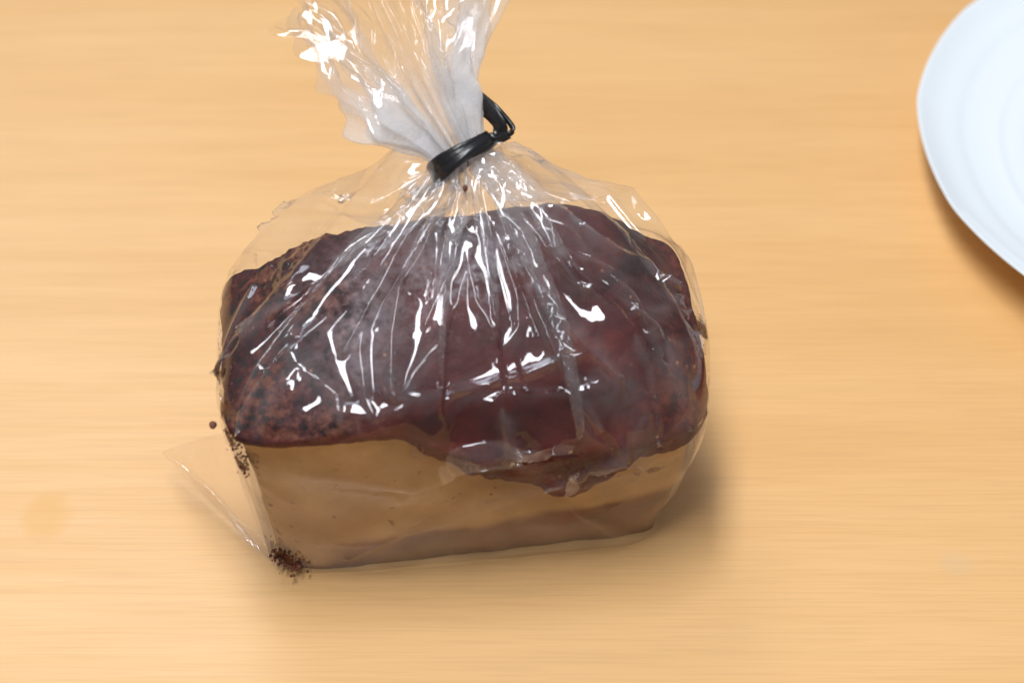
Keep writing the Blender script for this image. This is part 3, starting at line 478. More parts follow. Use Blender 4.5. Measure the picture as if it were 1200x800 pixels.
-1,-8,1,-1,2,0,4,-1,1,9,2,0,-7,0,0,1,0,0,-6,0,0,9,-4,1,-5,6,-1,0,-5,0,-5,3,1,6,5,-1,0,-1,0,1,-3,0,-5,-1,0,3,4,0,6,-6,0,-5,-6,0,-4,3,0,5,0,1,-1,0,-1,-6,6,0,8,-1,
1,-1,-9,0,3,5,0,0,-9,0,0,11,-1,3,-2,0,-7,-6,1,-3,-5,-3,14,0,-5,-6,-10,0,1,1,-1,-3,-13,-4,1,12,5,-3,-4,-3,1,-11,-12,6,2,1,0,3,5,0,-3,-8,-7,5,-1,6,-5,-7,-6,-5,-4,
9,0,-4,-2,22,-6,3,3,-2,-2,0,-2,-8,10,11,9,-10,27,19,-45,-11,-66,37,43,27,37,-11,21,-26,-14,-7,4,7,-3,0,0,-4,-2,-10,-9,2,-10,11,2,14,1,8,9,-6,-4,-7,7,-6,-1,-9,1,
-4,-9,-6,-14,-2,-3,2,16,11,6,-7,-6,3,-64,-6,50,39,77,-36,109,-5,-92,-13,-57,46,-31,-5,11,-36,-4,11,27,7,-31,-13,-6,7,6,-5,8,1,-4,4,-3,-3,4,2,0,6,-5,1,5,2,3,5,2,
3,5,-5,3,3,5,8,3,-3,3,1,-7,-2,2,3,3,-3,2,-7,2,6,-1,-3,0,3,1,1,-5,2,-1,18,1,-2,-5,-2,3,-7,1,-7,16,-1,2,-7,0,5,2,47,-3,1,0,0,-5,0,1,0,0,4,3,0,-6,4,0,2,-5,0,0,-1,
-1,4,0,2,5,-4,-1,-6,5,0,-1,-5,-1,3,3,1,1,7,1,-1,-6,-1,3,5,2,-5,0,-2,4,0,1,-8,-1,-2,10,8,-2,-1,-5,2,-2,-1,2,4,1,-1,-4,4,-3,0,10,-2,-3,6,-4,6,1,-2,-8,2,-2,4,8,-4,
-3,-2,-1,15,7,-7,-8,3,-5,1,-2,3,-1,0,0,-14,-7,10,10,6,-9,-2,-4,7,0,6,-8,-2,-3,4,-4,-4,6,4,1,-2,-2,-2,1,-2,-6,6,10,4,-2,-14,-8,7,8,6,-3,-1,-4,3,-3,-1,0,1,-2,1,
-1,-1,0,7,-6,3,-5,-5,2,-9,-4,0,6,2,2,10,-8,-3,-22,6,1,2,7,-2,10,2,-1,-13,5,-2,-2,1,-1,2,1,-2,-4,0,-1,3,-2,2,-1,-2,1,-3,7,-5,-3,1,-2,4,-4,2,6,-5,6,-11,-3,0,1,4,
-2,10,-13,4,13,0,4,-5,-7,0,8,6,0,-12,-1,0,1,1,0,3,-5,1,-8,6,0,-1,0,0,15,-3,-1,-9,-1,1,6,5,-1,-11,-4,0,6,-4,0,-4,0,1,6,1,-1,2,0,0,-11,-4,1,5,5,-1,3,-5,1,-3,3,-1,
-10,-8,1,12,9,-1,1,7,0,-3,-14,1,2,2,1,0,-4,-1,1,1,0,1,-1,1,-2,2,0,5,5,-1,-7,-6,1,2,-7,-2,-2,-3,-2,7,0,0,-9,3,2,7,-1,-2,0,1,-1,-2,2,1,0,-6,-6,5,-4,-2,-6,7,11,9,
-2,-8,-2,-3,-9,5,4,3,-4,0,3,6,2,0,3,8,-3,-1,2,4,-6,-4,1,3,-5,-6,7,1,-7,-10,5,-6,5,-2,2,35,17,-36,32,-13,-36,-65,-55,42,-70,24,66,2,25,15,5,11,9,-5,4,13,0,-5,5,
-7,11,-10,-13,-6,-9,-7,-2,0,12,19,8,43,-8,-66,17,1,17,0,-6,-4,-15,-4,-3,19,-3,7,3,-9,0,-5,-11,5,-50,9,48,85,86,-88,42,-75,-17,-45,5,40,-15,-5,7,-1,12,17,-7,-1,
-5,1,-15,0,-7,2,-1,-10,3,-3,5,5,1,7,1,4,-2,2,-2,-5,-4,0,-1,-3,0,-1,-3,0,13,6,0,-7,-4,5,2,0,1,4,0,5,3,-5,-4,2,4,-3,4,-5,-4,1,-1,1,-3,11,0,6,-15,0,-5,1,0,14,6,46,
-1,-8,-1,-1,1,1,-5,-2,0,1,6,1,4,-3,-1,2,0,1,-2,-2,-1,-1,8,0,-2,-4,0,3,-2,0,0,4,1,-6,2,-1,-2,-3,0,3,0,2,-3,-4,0,3,3,2,-7,5,-1,4,0,-1,-2,-5,-1,0,17,-7,6,5,-5,-3,
9,-5,4,1,-2,-6,4,-5,7,0,0,-8,4,-4,11,-1,2,-4,-1,-1,4,0,2,-14,-4,5,0,-6,7,-3,-3,-1,4,-6,6,3,2,-8,-4,-8,5,1,-6,-2,6,-10,-4,-2,-1,4,4,-1,0,-3,-5,-7,3,6,9,-3,-2,0,
-6,-4,1,9,-4,-4,-8,-4,1,3,-7,1,4,-1,-1,-6,-5,1,-1,0,-4,-1,-2,-1,3,0,-1,3,0,-1,-2,-4,-10,-2,7,11,7,-5,-1,1,-5,2,-8,-1,-13,15,5,11,-7,3,5,-4,5,3,2,7,4,-4,5,2,0,4,
2,-7,6,2,6,10,1,-8,6,1,-12,7,-8,11,10,-4,-2,-10,6,-4,-2,0,-2,1,-2,3,-7,3,11,-2,1,3,-8,3,2,4,0,0,4,-1,1,-4,0,-5,3,1,-3,-5,1,7,1,-2,-10,-7,2,15,9,-2,-9,-9,1,2,10,
0,-1,-4,-1,-4,-6,2,6,8,-2,-6,-5,2,5,2,-2,2,-7,0,9,9,-1,-14,-9,3,2,-2,0,2,15,-1,1,1,-1,6,-4,3,-6,-1,0,8,1,-2,0,1,1,-7,1,0,4,-3,0,0,4,-3,2,-2,0,-3,6,-1,1,5,-2,-2,
2,0,2,5,-2,5,2,-2,0,3,-1,-8,-7,4,16,-1,-4,-12,5,0,2,2,0,-8,0,2,2,-2,0,-4,4,-2,1,-4,2,-4,-8,4,-3,9,-6,1,-15,0,-2,9,2,0,-12,7,-2,-8,-1,-15,-13,-15,19,1,-11,21,7,
-28,65,-3,-47,-35,-20,-19,0,-15,10,4,-7,5,13,9,1,-1,-13,-6,0,0,22,23,3,-15,-11,-15,-4,-89,10,108,-3,-1,12,3,3,-1,7,-6,-4,-9,-2,-7,-32,18,19,-27,47,22,13,11,-5,
33,-25,-42,30,45,-33,3,-36,2,-9,11,29,-9,-21,-12,0,11,10,-4,25,-2,3,2,2,6,0,3,1,-6,3,-12,-7,-5,7,-9,2,2,6,3,-3,-3,2,-3,-2,1,-5,9,-5,-4,-1,-2,5,2,4,-7,1,-5,11,
-6,6,6,-2,2,2,-7,1,8,0,0,11,-8,0,-2,5,0,7,7,-1,0,-4,47,7,8,0,2,-6,0,-3,3,0,1,-7,-1,-12,3,0,-5,-6,-1,-4,9,0,0,-11,-1,-2,-2,-1,-4,9,0,1,-5,-1,0,3,0,2,-1,-1,-3,1,
-1,2,-5,0,-4,7,2,8,-9,2,3,2,-1,-5,8,-1,0,-10,-6,-2,-1,-4,1,-5,-4,3,5,10,17,-11,-8,-10,-1,-8,7,-6,2,-4,-4,0,0,-2,0,0,-8,-13,3,3,6,3,4,-13,8,0,-4,-3,2,-5,-5,-1,
-2,0,0,-1,2,-2,2,-4,6,4,8,-4,-4,-10,-2,-6,7,4,4,-2,-3,-16,-2,5,-8,4,-4,3,-6,-2,5,5,-1,0,0,6,-8,2,2,-2,-4,-3,3,6,3,-1,1,-6,8,0,6,-9,0,-3,5,1,-1,6,-12,-3,-5,10,0,
2,4,-3,6,6,-2,18,-16,1,-14,2,1,-5,10,2,6,-10,-2,-5,0,-1,0,4,1,2,6,0,6,-6,-3,7,16,13,13,4,5,16,-6,6,10,-1,15,5,0,4,2,-2,-10,-1,1,9,1,-10,0,4,3,4,-1,0,9,0,1,-5,0,
4,-3,-2,0,1,2,8,1,-7,-3,1,3,-2,4,1,-2,-3,-1,-2,5,4,3,-12,-3,-2,9,1,1,2,-2,9,-10,-6,4,4,-2,-11,4,7,-4,-4,3,2,13,-7,0,-5,4,-1,-1,2,-7,2,3,0,-3,2,9,7,-10,17,1,-10,
-23,11,11,8,-1,-3,0,-3,1,2,-6,2,-8,4,0,3,-4,2,-6,-8,3,-2,-7,3,8,-5,-3,-9,6,3,-1,4,0,-1,-7,1,3,10,-5,-7,8,-1,4,-7,3,-5,-1,1,8,-4,-1,3,15,-5,-2,-4,3,-7,-2,1,3,4,
-5,-4,-33,6,-1,24,1,-1,-35,-7,-3,-7,-8,-3,25,-12,5,18,7,-1,-6,-12,22,9,1,-15,-16,12,29,-15,-6,-1,10,-25,1,5,-8,-9,-4,0,0,9,-7,15,3,-26,-10,7,32,-13,-1,9,49,-6,
-57,-4,-1,-7,-18,6,22,18,8,11,-2,9,-4,15,-15,-18,13,-40,13,-18,1,25,-82,-10,70,-47,8,14,19,29,-31,22,-23,-19,6,8,10,2,3,8,-2,-5,7,2,0,3,-1,2,1,-3,11,-4,-2,9,-1,
-6,7,3,1,2,-2,-7,6,-9,10,4,4,-6,-9,4,7,-2,5,-9,-7,-2,0,11,-5,-5,-4,-1,11,-3,7,4,-8,3,-9,1,-5,-6,5,-4,18,-4,8,2,-7,3,-37,12,18,2,-15,14,14,5,8,14,-2,5,3,-1,2,8,
-2,-1,0,13,0,5,-11,0,0,3,0,-1,9,0,-9,-12,1,2,7,0,6,-8,-1,-11,-3,-1,-7,-4,-1,-13,5,-4,-2,-17,-6,-1,-1,-3,2,2,4,0,-4,-4,7,7,8,-3,8,1,0,-8,-4,3,-10,-15,-9,6,1,9,
-5,0,8,5,-4,6,-14,-14,2,-6,-12,4,1,2,5,1,-17,-1,-1,4,2,-1,-1,-8,-1,-2,11,2,3,-7,3,7,4,1,-14,-2,0,-1,-5,1,-1,8,1,3,-2,0,1,0,-1,11,4,-9,-5,0,4,-4,5,3,-2,-7,1,-2,
2,-4,6,-6,-3,0,0,5,-6,3,-1,16,4,4,-11,-6,-11,14,5,4,1,3,1,7,6,5,3,-14,6,6,4,-1,-7,-7,14,4,10,1,7,14,-7,2,-14,1,4,7,-3,9,12,4,2,-11,4,8,-1,11,0,7,-4,-3,-15,-12,
-2,8,5,-9,6,-12,-2,1,4,6,-7,-2,2,-2,29,11,2,-8,-3,3,4,0,-7,3,6,7,-10,-4,5,9,-3,-3,3,2,14,-5,-12,-10,6,3,0,2,4,7,-5,-6,1,0,-3,7,7,-9,-6,2,10,-1,-7,1,-3,2,5,-6,8,
4,-1,-11,2,11,7,-12,-17,8,6,-10,-10,12,3,6,-2,0,-1,0,19,9,-16,-1,3,-2,5,0,-10,-10,7,7,0,-6,10,-6,0,2,1,-3,3,-9,9,-2,7,-1,-6,-5,0,5,4,1,-2,0,2,-7,-8,-6,15,4,-10,
-4,-10,-14,11,11,2,-2,-4,-2,0,4,-4,0,-9,3,2,12,3,-4,-4,2,0,-7,-7,3,2,-1,-1,2,9,0,-3,-7,1,4,2,0,6,-20,-5,1,16,2,2,13,-3,-3,-9,5,-15,9,-1,8,-7,0,11,1,-6,9,9,-22,
1,13,1,3,-10,9,-27,-3,16,8,3,-3,-2,-4,8,-3,5,0,-4,-2,-14,13,6,-5,-5,-3,11,21,6,-12,2,-3,3,-60,-8,4,1,-22,11,5,8,-3,14,9,-17,-8,-10,2,23,-8,11,-16,21,14,-1,14,
-15,-10,-13,6,-7,4,1,2,4,-6,-1,-1,-1,2,1,1,-6,0,-3,0,1,-2,-1,0,-1,2,5,-2,-4,-7,1,9,4,6,-8,-2,-4,8,-12,9,-3,0,-1,-2,8,-3,0,3,-3,0,-15,7,-6,10,-7,5,-3,4,13,-1,6,
-15,-15,-5,-10,9,-9,-5,3,-10,-30,10,33,-7,11,-25,-5,-2,-9,0,-6,7,3,-7,17,13,-4,16,11,-11,5,4,7,2,5,7,1,2,-7,-1,-3,-1,-10,-6,-7,3,-12,-7,-6,0,-2,-7,1,-2,-2,4,-4,
1,-3,6,9,-7,-2,-8,5,-2,4,-5,3,-2,3,5,6,4,-11,-2,-3,19,6,0,1,0,-1,2,0,2,5,2,-2,-13,-5,-7,14,-2,7,-1,6,0,3,0,-2,-10,-4,13,10,-3,1,-13,11,4,-2,0,-1,0,-7,-1,0,-17,
6,8,7,-1,-2,0,4,-14,9,5,-5,2,-1,-1,1,-1,3,-7,-3,-1,10,-1,15,-6,1,-5,0,10,-4,2,-5,-5,1,2,2,4,9,1,3,2,17,-25,-5,2,11,8,6,4,-1,0,3,-5,2,3,6,2,-1,3,-2,-1,-9,17,1,4,
-12,-3,1,-9,7,-7,13,-11,8,-6,3,9,5,0,-13,3,3,12,-8,-1,4,-9,0,-11,3,6,5,10,-12,2,-17,9,-3,4,1,0,-9,-6,5,15,-4,4,-19,1,-14,10,10,-2,9,1,19,-6,-12,0,7,1,1,-8,-3,5,
1,-4,-5,10,-1,4,-4,0,5,-1,-12,-1,1,5,0,-7,1,-4,-1,7,4,5,-9,-5,5,7,1,-7,1,2,0,-3,-11,7,9,-18,4,12,6,-6,0,-3,4,0,7,0,-4,11,12,-23,-4,2,-7,6,4,-3,-4,2,10,0,-3,5,
-3,7,-3,-7,-6,13,-7,1,5,12,-7,-4,-7,1,4,-2,13,-15,3,2,-6,3,-3,4,-2,1,-4,0,-6,4,3,0,3,-7,-10,14,2,-7,6,-8,4,-1,5,-9,2,-5,1,1,-1,-3,1,9,-4,-2,-6,7,2,1,-6,1,4,-7,
-3,-3,11,1,-3,3,0,8,2,-4,-28,6,-5,-6,3,-3,22,-17,10,-9,14,1,-6,-10,4,-11,9,0,4,-3,-3,2,10,-7,26,-1,-12,-3,-10,11,-2,-13,8,-26,13,-2,-9,-15,5,6,-6,-6,4,11,8,-43,
4,-2,15,2,-11,35,-16,9,1,24,-1,1,10,2,1,-3,-8,16,0,-10,-8,3,11,-4,-7,4,8,4,-4,-23,-3,-1,-2,-5,1,-3,-7,2,-2,2,-1,2,8,-4,2,3,-2,-5,-3,0,7,-1,5,-6,-1,-3,7,11,-3,
-1,-12,6,0,-2,2,-3,0,0,-2,3,-3,-13,1,-15,9,-17,17,4,17,-3,-5,-8,0,-4,8,-7,12,2,9,13,2,2,-21,-7,-11,-6,-6,0,-39,15,23,5,-4,5,-4,4,-4,-4,3,-17,2,7,-10,-4,-9,1,2,
-5,15,5,-11,12,7,-11,11,6,1,4,13,12,6,-14,-11,-12,2,9,-1,-4,-9,4,12,0,2,-10,-2,0,3,-20,-14,1,5,7,-10,0,-7,7,2,8,-8,2,-5,4,-1,0,5,-1,5,-3,2,-2,7,-9,1,-10,9,-1,0,
6,-1,6,5,10,-11,5,-9,1,0,2,18,23,5,5,5,2,-10,13,-18,7,1,4,6,8,-9,7,-8,12,-11,-7,4,0,-7,6,0,12,-9,-5,-12,10,11,-7,4,5,2,-4,1,10,-2,-12,-12,5,3,4,-2,-1,3,-3,8,-4,
5,9,16,-17,-7,12,-11,-1,-13,14,2,10,-17,-3,3,-4,-2,-1,8,2,2,-9,-8,-3,8,12,1,-1,-1,-10,8,1,4,-12,-8,8,-6,-3,-4,10,6,4,-8,-10,-3,6,12,-9,13,-6,3,-6,3,-3,9,10,0,1,
8,-11,10,-11,14,-16,-12,0,3,10,2,-1,-3,-10,5,0,7,0,26,-6,-11,19,-23,-5,0,3,0,0,-1,-4,1,-6,2,-1,8,-1,-1,-9,9,1,3,-5,-2,-8,8,0,2,-3,-3,17,2,1,-10,2,-3,6,4,-4,-6,
4,-1,5,-2,-21,2,15,0,2,-2,1,-7,2,10,5,-6,14,-4,-9,3,15,-23,-12,13,1,4,-4,3,-3,-2,7,2,-3,1,-1,3,0,5,-8,3,-6,5,3,0,0,0,-4,-1,6,4,-3,-2,-3,0,2,-10,9,-2,2,-4,2,5,9,
-16,-7,-3,12,6,3,-17,-6,4,2,-1,-3,6,-3,-17,20,1,1,1,0,-9,3,0,1,0,-7,10,-2,6,-17,1,0,-14,4,4,11,-1,6,8,-5,-2,5,0,-28,15,-7,-5,-3,1,18,0,2,-3,-10,1,-3,-3,-4,0,13,
3,5,-17,12,0,0,1,-11,6,-4,8,3,-7,-1,-3,7,-13,-9,-1,14,0,1,6,-5,5,-8,9,-2,-22,8,-11,18,0,7,1,1,-4,-5,4,0,1,-10,6,-5,5,-5,9,-3,3,-6,-2,0,4,16,-10,16,-13,9,-16,-1,
1,2,19,-17,-14,-17,11,-4,0,-1,1,-1,0,-4,-2,-2,3,3,1,11,6,2,-13,-4,-4,6,2,1,-1,-6,4,-4,-1,-2,8,-4,6,0,8,-4,-16,3,-15,14,7,7,-11,0,-14,-2,-9,10,7,-5,10,-4,-2,-1,
-3,0,-2,9,-3,7,13,6,2,-7,-4,-3,-10,12,44,-13,4,-9,-14,-11,-7,0,0,1,-2,7,-10,-3,9,-20,1,1,-4,0,1,6,-1,-4,8,2,-8,15,13,-13,12,25,12,10,1,3,-1,0,2,-1,-21,-18,-4,
10,1,-6,-9,3,6,8,-10,2,-12,-4,-4,1,-8,-3,6,-11,-4,-7,7,1,-1,-5,-7,1,3,4,-4,11,4,7,-3,1,-2,11,3,-1,3,-3,7,12,7,8,5,6,-7,9,-10,-11,-13,-1,24,18,2,3,13,-15,-11,-7,
9,-2,4,-4,7,-3,5,0,1,-2,0,-8,7,8,3,-1,-14,-5,0,5,-3,3,-3,-7,3,14,-13,2,-7,15,-6,-2,-4,7,-3,20,-13,4,-1,2,13,5,-7,-6,6,-9,-9,-3,8,7,4,-8,0,2,-8,2,-1,5,-2,3,-10,
-8,-1,-2,0,0,-6,2,-3,26,7,3,-14,-3,-3,8,-7,-1,2,5,2,-6,-7,2,-9,4,-1,8,-3,0,-4,3,1,-2,-8,-5,8,7,-5,14,20,5,-7,3,-13,3,15,-13,3,6,-12,1,10,-3,-16,-4,11,3,3,-3,-5,
-2,-3,10,0,8,-6,1,-5,1,2,-9,-3,-6,9,11,0,3,-2,-1,-1,3,-8,-6,9,2,8,-1,-10,-5,7,-1,-1,-2,-6,11,3,5,-9,0,-2,10,0,14,-7,-10,1,-1,-3,4,13,-21,-13,14,7,4,-2,-1,0,-1,
1,4,-4,-1,-5,2,7,4,-7,3,-4,8,-3,1,-2,2,-2,-3,7,-5,1,2,-5,-2,5,7,0,-6,1,0,-1,-6,12,-10,0,-3,3,7,1,-8,-7,4,3,9,-5,-7,-8,4,0,-2,3,-1,-6,-5,15,0,-7,8,-4,-3,5,4,-16,
6,4,3,-1,4,10,-8,-11,8,-1,0,-5,5,-1,9,-9,-10,-4,2,-4,-4,4,-10,-5,-3,8,9,-3,1,-8,11,4,-8,8,6,17,-15,1,-10,9,-4,0,-1,6,-2,-1,-7,-2,-5,-13,5,6,9,-13,4,-4,5,0,-4,9,
-7,-5,2,-4,2,-9,6,-2,1,-2,16,15,-7,-12,-12,10,0,0,-1,-3,-1,-1,8,2,2,-3,4,-4,11,5,0,6,-13,7,-3,6,-5,-22,5,-8,4,1,0,0,-7,7,3,-2,2,-8,0,-5,-10,-4,-4,18,4,9,-5,1,
-3,-4,-5,0,2,-2,3,0,6,-3,-5,3,-6,1,2,-3,-14,-9,-9,2,-1,7,1,9,-7,0,-8,7,7,-1,7,-2,-4,0,1,3,2,10,0,4,7,5,1,-10,21,41,-8,-8,0,5,7,-1,-21,-5,-10,-7,-11,-5,3,3,2,-4,
14,-22,-2,-6,-9,2,7,-5,-2,-4,7,0,0,10,2,-6,10,15,-3,9,28,10,12,11,18,-12,-8,-5,2,8,7,-9,-8,6,-7,14,-6,7,0,0,-7,0,-1,-7,1,1,2,1,0,0,-5,3,-3,-1,3,6,2,-1,-3,4,-3,
-4,-2,2,4,-3,-3,12,-4,5,-7,-11,-15,11,-9,7,6,-4,-4,-7,-1,-1,7,3,-3,5,4,-8,8,-3,4,-5,2,1,0,-10,3,-5,-2,3,-4,14,2,4,-9,-13,2,11,-13,9,-4,9,-2,15,0,-1,-8,16,-11,5,
1,2,0,3,-5,-5,-5,8,3,6,-8,8,0,0,-2,0,0,2,5,-10,-11,-1,4,9,0,1,-7,-2,4,7,-1,3,-3,-1,-10,2,-11,21,8,-11,-3,1,10,0,-1,-7,5,8,0,-4,5,-7,-11,-3,9,4,-1,-1,2,5,3,-7,
-1,-6,5,7,-14,0,-1,1,-1,0,7,0,11,-2,-17,-7,-2,13,4,-1,-7,1,-1,-3,0,3,-2,-3,-3,10,0,2,0,-3,9,4,1,-18,0,-2,2,3,-9,0,8,1,7,-1,-14,1,6,12,-4,-4,-5,11,0,-3,-12,4,8,
6,-6,9,-6,-6,-2,3,2,1,24,-27,-5,3,4,0,4,-4,7,-7,1,-3,1,7,-5,2,6,4,-3,-4,-4,5,0,10,-10,0,-9,8,1,-6,3,5,0,-5,7,2,1,-3,-6,-7,10,2,6,-8,-7,-2,4,4,3,-8,-1,4,-4,2,1,
-1,-8,5,-1,11,-3,-7,3,-3,5,-2,2,-1,-8,-1,9,-2,-1,2,9,-5,3,-8,6,-4,-5,-4,7,10,-5,1,-8,5,-1,-10,7,-7,-3,-5,4,-1,5,-6,4,-7,11,3,0,0,7,-5,4,-6,7,-7,-10,-5,5,3,3,-2,
8,-7,4,-2,4,-2,2,4,-2,-9,2,-3,-10,-19,10,6,10,-1,-11,5,-8,2,-5,3,3,4,0,4,-11,7,-8,11,-11,-1,-2,2,16,-4,5,-8,7,-8,-5,-2,2,-2,-1,0,15,14,-9,1,-10,11,-1,0,-2,1,9,
-11,-24,-23,14,5,7,-2,-6,3,-6,0,-7,4,4,-4,7,-2,11,-11,3,-10,9,-2,-3,1,7,6,1,-6,7,-9,-7,-3,-2,-6,-4,-5,-1,-3,2,4,7,0,-6,-8,-3,5,8,-1,1,-9,9,-5,-4,-3,7,2,6,-4,-3,
-2,5,9,-1,-27,29,30,15,-2,7,-14,-13,1,12,3,3,-16,-4,-8,-1,2,-2,-9,-15,-5,0,12,-12,-2,10,-10,1,-1,-10,-3,-4,4,0,-2,6,0,-8,12,-1,4,-6,15,4,16,25,12,3,4,3,-4,16,5,
-3,0,10,-19,-2,-4,4,8,2,-5,0,-3,-12,-6,0,7,12,-3,-3,0,1,-5,0,0,9,-12,5,13,2,-1,-2,3,-2,3,-6,1,5,2,-1,1,1,-1,0,-8,-6,16,-11,-19,10,-4,3,0,1,3,-3,-8,-4,2,7,1,0,
11,-11,4,-2,8,-4,-12,-7,-6,4,13,6,1,-1,-1,5,9,-4,-1,6,-9,10,5,-5,6,3,-9,-4,-4,9,-4,-2,2,-5,-6,10,-1,-6,3,-7,0,1,10,-20,6,9,-7,-8,-4,-9,-4,17,9,6,0,-9,-5,4,-17,
-15,1,7,3,-3,3,-6,3,-12,7,2,3,-12,-10,-7,-6,1,7,7,9,7,-1,1,10,5,1,1,5,2,17,1,-7,6,8,2,-1,0,10,-10,-14,2,-2,-2,-3,4,3,0,4,-1,-7,2,15,5,-6,-7,-2,4,0,-1,-10,4,-2,
4,1,-4,12,3,-12,2,8,4,-5,-1,3,-6,-1,3,-1,-1,-10,15,1,13,-9,-6,1,-3,0,-3,2,4,9,-9,-13,3,23,-21,2,-7,10,-13,17,0,-1,0,4,0,1,-1,2,-2,0,3,-3,-4,-3,-1,8,-2,1,1,-4,3,
3,10,-4,-9,-6,4,3,-4,3,4,0,-7,7,4,-1,-3,-5,-3,5,2,6,-7,-7,7,-2,1,1,-2,-2,-3,3,6,3,-9,-5,2,1,2,1,-6,1,-4,8,-3,4,-7,-6,-2,11,-7,2,1,4,-10,11,-1,-1,1,-1,4,-2,1,8,
-10,-10,-6,8,-8,-2,1,5,0,4,3,3,-6,-1,-1,1,-4,0,2,9,-1,1,0,2,-2,-8,-2,2,3,3,-7,-7,-2,4,8,-1,1,1,-2,3,-12,-3,0,2,5,0,-1,-3,0,1,0,1,-1,2,-4,-1,-2,3,1,-3,2,9,3,1,
-12,1,-5,-4,-2,-3,0,2,-1,6,1,2,-1,1,1,12,3,-1,-3,-6,5,-2,5,-5,-13,0,-6,-6,-9,4,2,-5,7,2,5,-2,3,2,-1,-6,-9,3,-6,2,-6,10,4,5,-8,-1,-4,2,3,-1,-6,-1,-7,1,-2,5,-4,
-2,-5,1,-2,2,5,-2,9,-8,-7,-4,1,7,-4,6,0,8,-5,-3,-4,8,-5,10,0,1,-1,-24,7,41,-3,7,-4,18,16,-2,-10,-8,0,-2,-7,4,-16,-10,-10,1,10,-1,0,2,0,-8,-13,-13,1,17,-11,2,3,
-2,-1,-2,-3,-1,-4,8,1,-8,12,4,5,6,-2,6,-8,19,4,16,0,3,-2,0,-8,3,3,2,-5,-6,-3,6,2,-1,4,13,-2,-18,4,-14,-10,4,3,9,-1,11,3,12,3,1,6,0,8,-11,-2,-6,1,-1,8,-6,-2,6,
-7,-12,3,3,-1,4,4,9,-1,-4,-1,0,0,-6,-3,13,-3,1,-10,6,3,-8,7,-4,-1,-10,0,17,2,3,2,-8,-3,-11,37,-12,5,7,-7,1,-6,7,6,4,-7,7,-6,7,-20,-4,5,2,-2,2,5,-2,3,-1,-14,-1,
11,-25,-2,-8,9,1,9,-9,-13,8,-5,4,2,-17,-29,-1,-4,-10,1,8,7,-2,-8,-9,-1,1,13,-2,-5,-6,8,11,10,7,13,19,1,9,3,0,0,0,2,5,-2,1,17,-5,2,-3,1,2,-6,-3,-5,6,6,-5,-2,7,
-1,11,0,1,-5,0,-1,-7,3,4,-1,-6,3,0,-3,0,-2,2,-11,10,8,2,-10,1,-4,3,2,2,3,-1,-1,6,-2,-4,2,2,3,-2,-1,0,-13,3,-2,-4,3,8,9,-9,9,-4,-10,-1,24,-17,3,-8,1,-11,14,7,-4,
3,0,4,-1,-5,7,-7,0,-5,1,8,-4,2,3,0,3,-5,2,-5,1,-2,4,0,2,-3,1,-5,3,4,1,2,-4,-1,-4,9,0,-1,0,-2,0,1,-2,-1,3,5,-4,-5,-11,13,-10,-1,-1,8,-2,3,-2,5,0,-3,-4,2,0,6,3,
-17,2,-7,14,0,0,0,-11,-4,13,-10,4,1,11,-3,1,-9,4,-2,2,5,-9,-12,-3,4,0,-1,4,10,2,-4,1,0,1,-9,-4,6,3,2,-4,-8,-4,6,5,1,-4,6,7,-6,-1,-4,4,2,-4,2,-6,3,-2,3,1,-2,-14,
1,-2,-3,-9,12,6,0,2,4,0,-1,-11,4,-9,2,5,-3,5,-14,15,-5,8,-8,-12,-1,-12,5,-6,11,4,5,-2,-5,2,-3,11,5,3,11,6,-7,-12,-10,10,12,2,-1,-14,-4,-1,-7,-3,0,-6,-4,-1,10,4,
3,-7,1,-7,-1,-7,6,9,1,7,-9,1,-8,3,-1,4,-7,-7,0,-9,3,-15,0,-1,-1,7,5,7,-5,-7,-1,0,5,-5,1,1,1,7,-4,12,-8,0,-10,5,-2,8,1,1,0,8,-2,7,-44,15,6,17,4,23,8,-8,14,5,12,
-4,0,5,-3,-6,-11,2,-7,-7,-2,-12,-6,-11,-2,7,-4,-3,-3,-4,-2,2,-16,2,6,1,2,6,-1,-4,-10,-5,1,-2,16,4,-3,9,-6,3,-15,1,-8,-5,16,-27,5,12,-17,-2,-6,1,-12,4,0,4,-6,2,
7,-4,11,6,-4,-1,-7,1,-1,7,10,-3,11,-2,10,12,13,5,4,-3,4,4,8,7,6,5,9,2,-5,-6,-2,1,-2,0,0,1,0,-2,-1,-2,-5,3,0,11,-19,-9,18,-10,-9,16,27,-1,-24,26,8,13,19,-18,14,
-10,1,-8,4,3,-14,1,4,-3,-10,13,-22,0,4,9,-11,-1,18,-18,-8,9,-21,-10,4,-2,6,3,4,-8,3,-9,-12,5,7,7,1,-1,-19,-12,-11,8,5,6,7,-4,-3,3,4,8,8,0,1,-1,9,20,1,-3,9,3,2,
15,-8,2,-5,2,-5,0,5,2,-7,-2,-2,1,5,2,-7,0,-1,13,-3,3,-11,-2,-2,7,1,-5,-9,10,0,5,-1,6,0,-8,-5,3,6,-2,4,2,-2,-5,1,3,-1,-1,-8,3,6,-1,0,1,8,-7,-4,-8,9,4,-2,-9,4,9,
-5,-8,0,8,0,6,8,-9,4,-5,-3,2,1,-10,-5,8,6,-5,11,-8,-4,5,-4,1,-4,11,-1,2,-3,-3,2,4,3,-6,3,-2,3,1,2,-2,-3,3,-5,6,5,1,-13,-12,10,6,2,-1,-1,-1,0,2,-5,2,3,1,-4,4,7,
-6,-3,0,1,-1,-13,4,8,-2,8,-9,2,2,-7,0,-8,15,-10,7,-5,12,-4,-3,5,0,-3,-10,5,-1,-3,1,-1,1,0,3,4,-9,8,-5,4,1,-2,2,-4,-11,-2,7,3,4,-9,3,-3,6,-8,-2,2,5,0,0,1,7,-10,
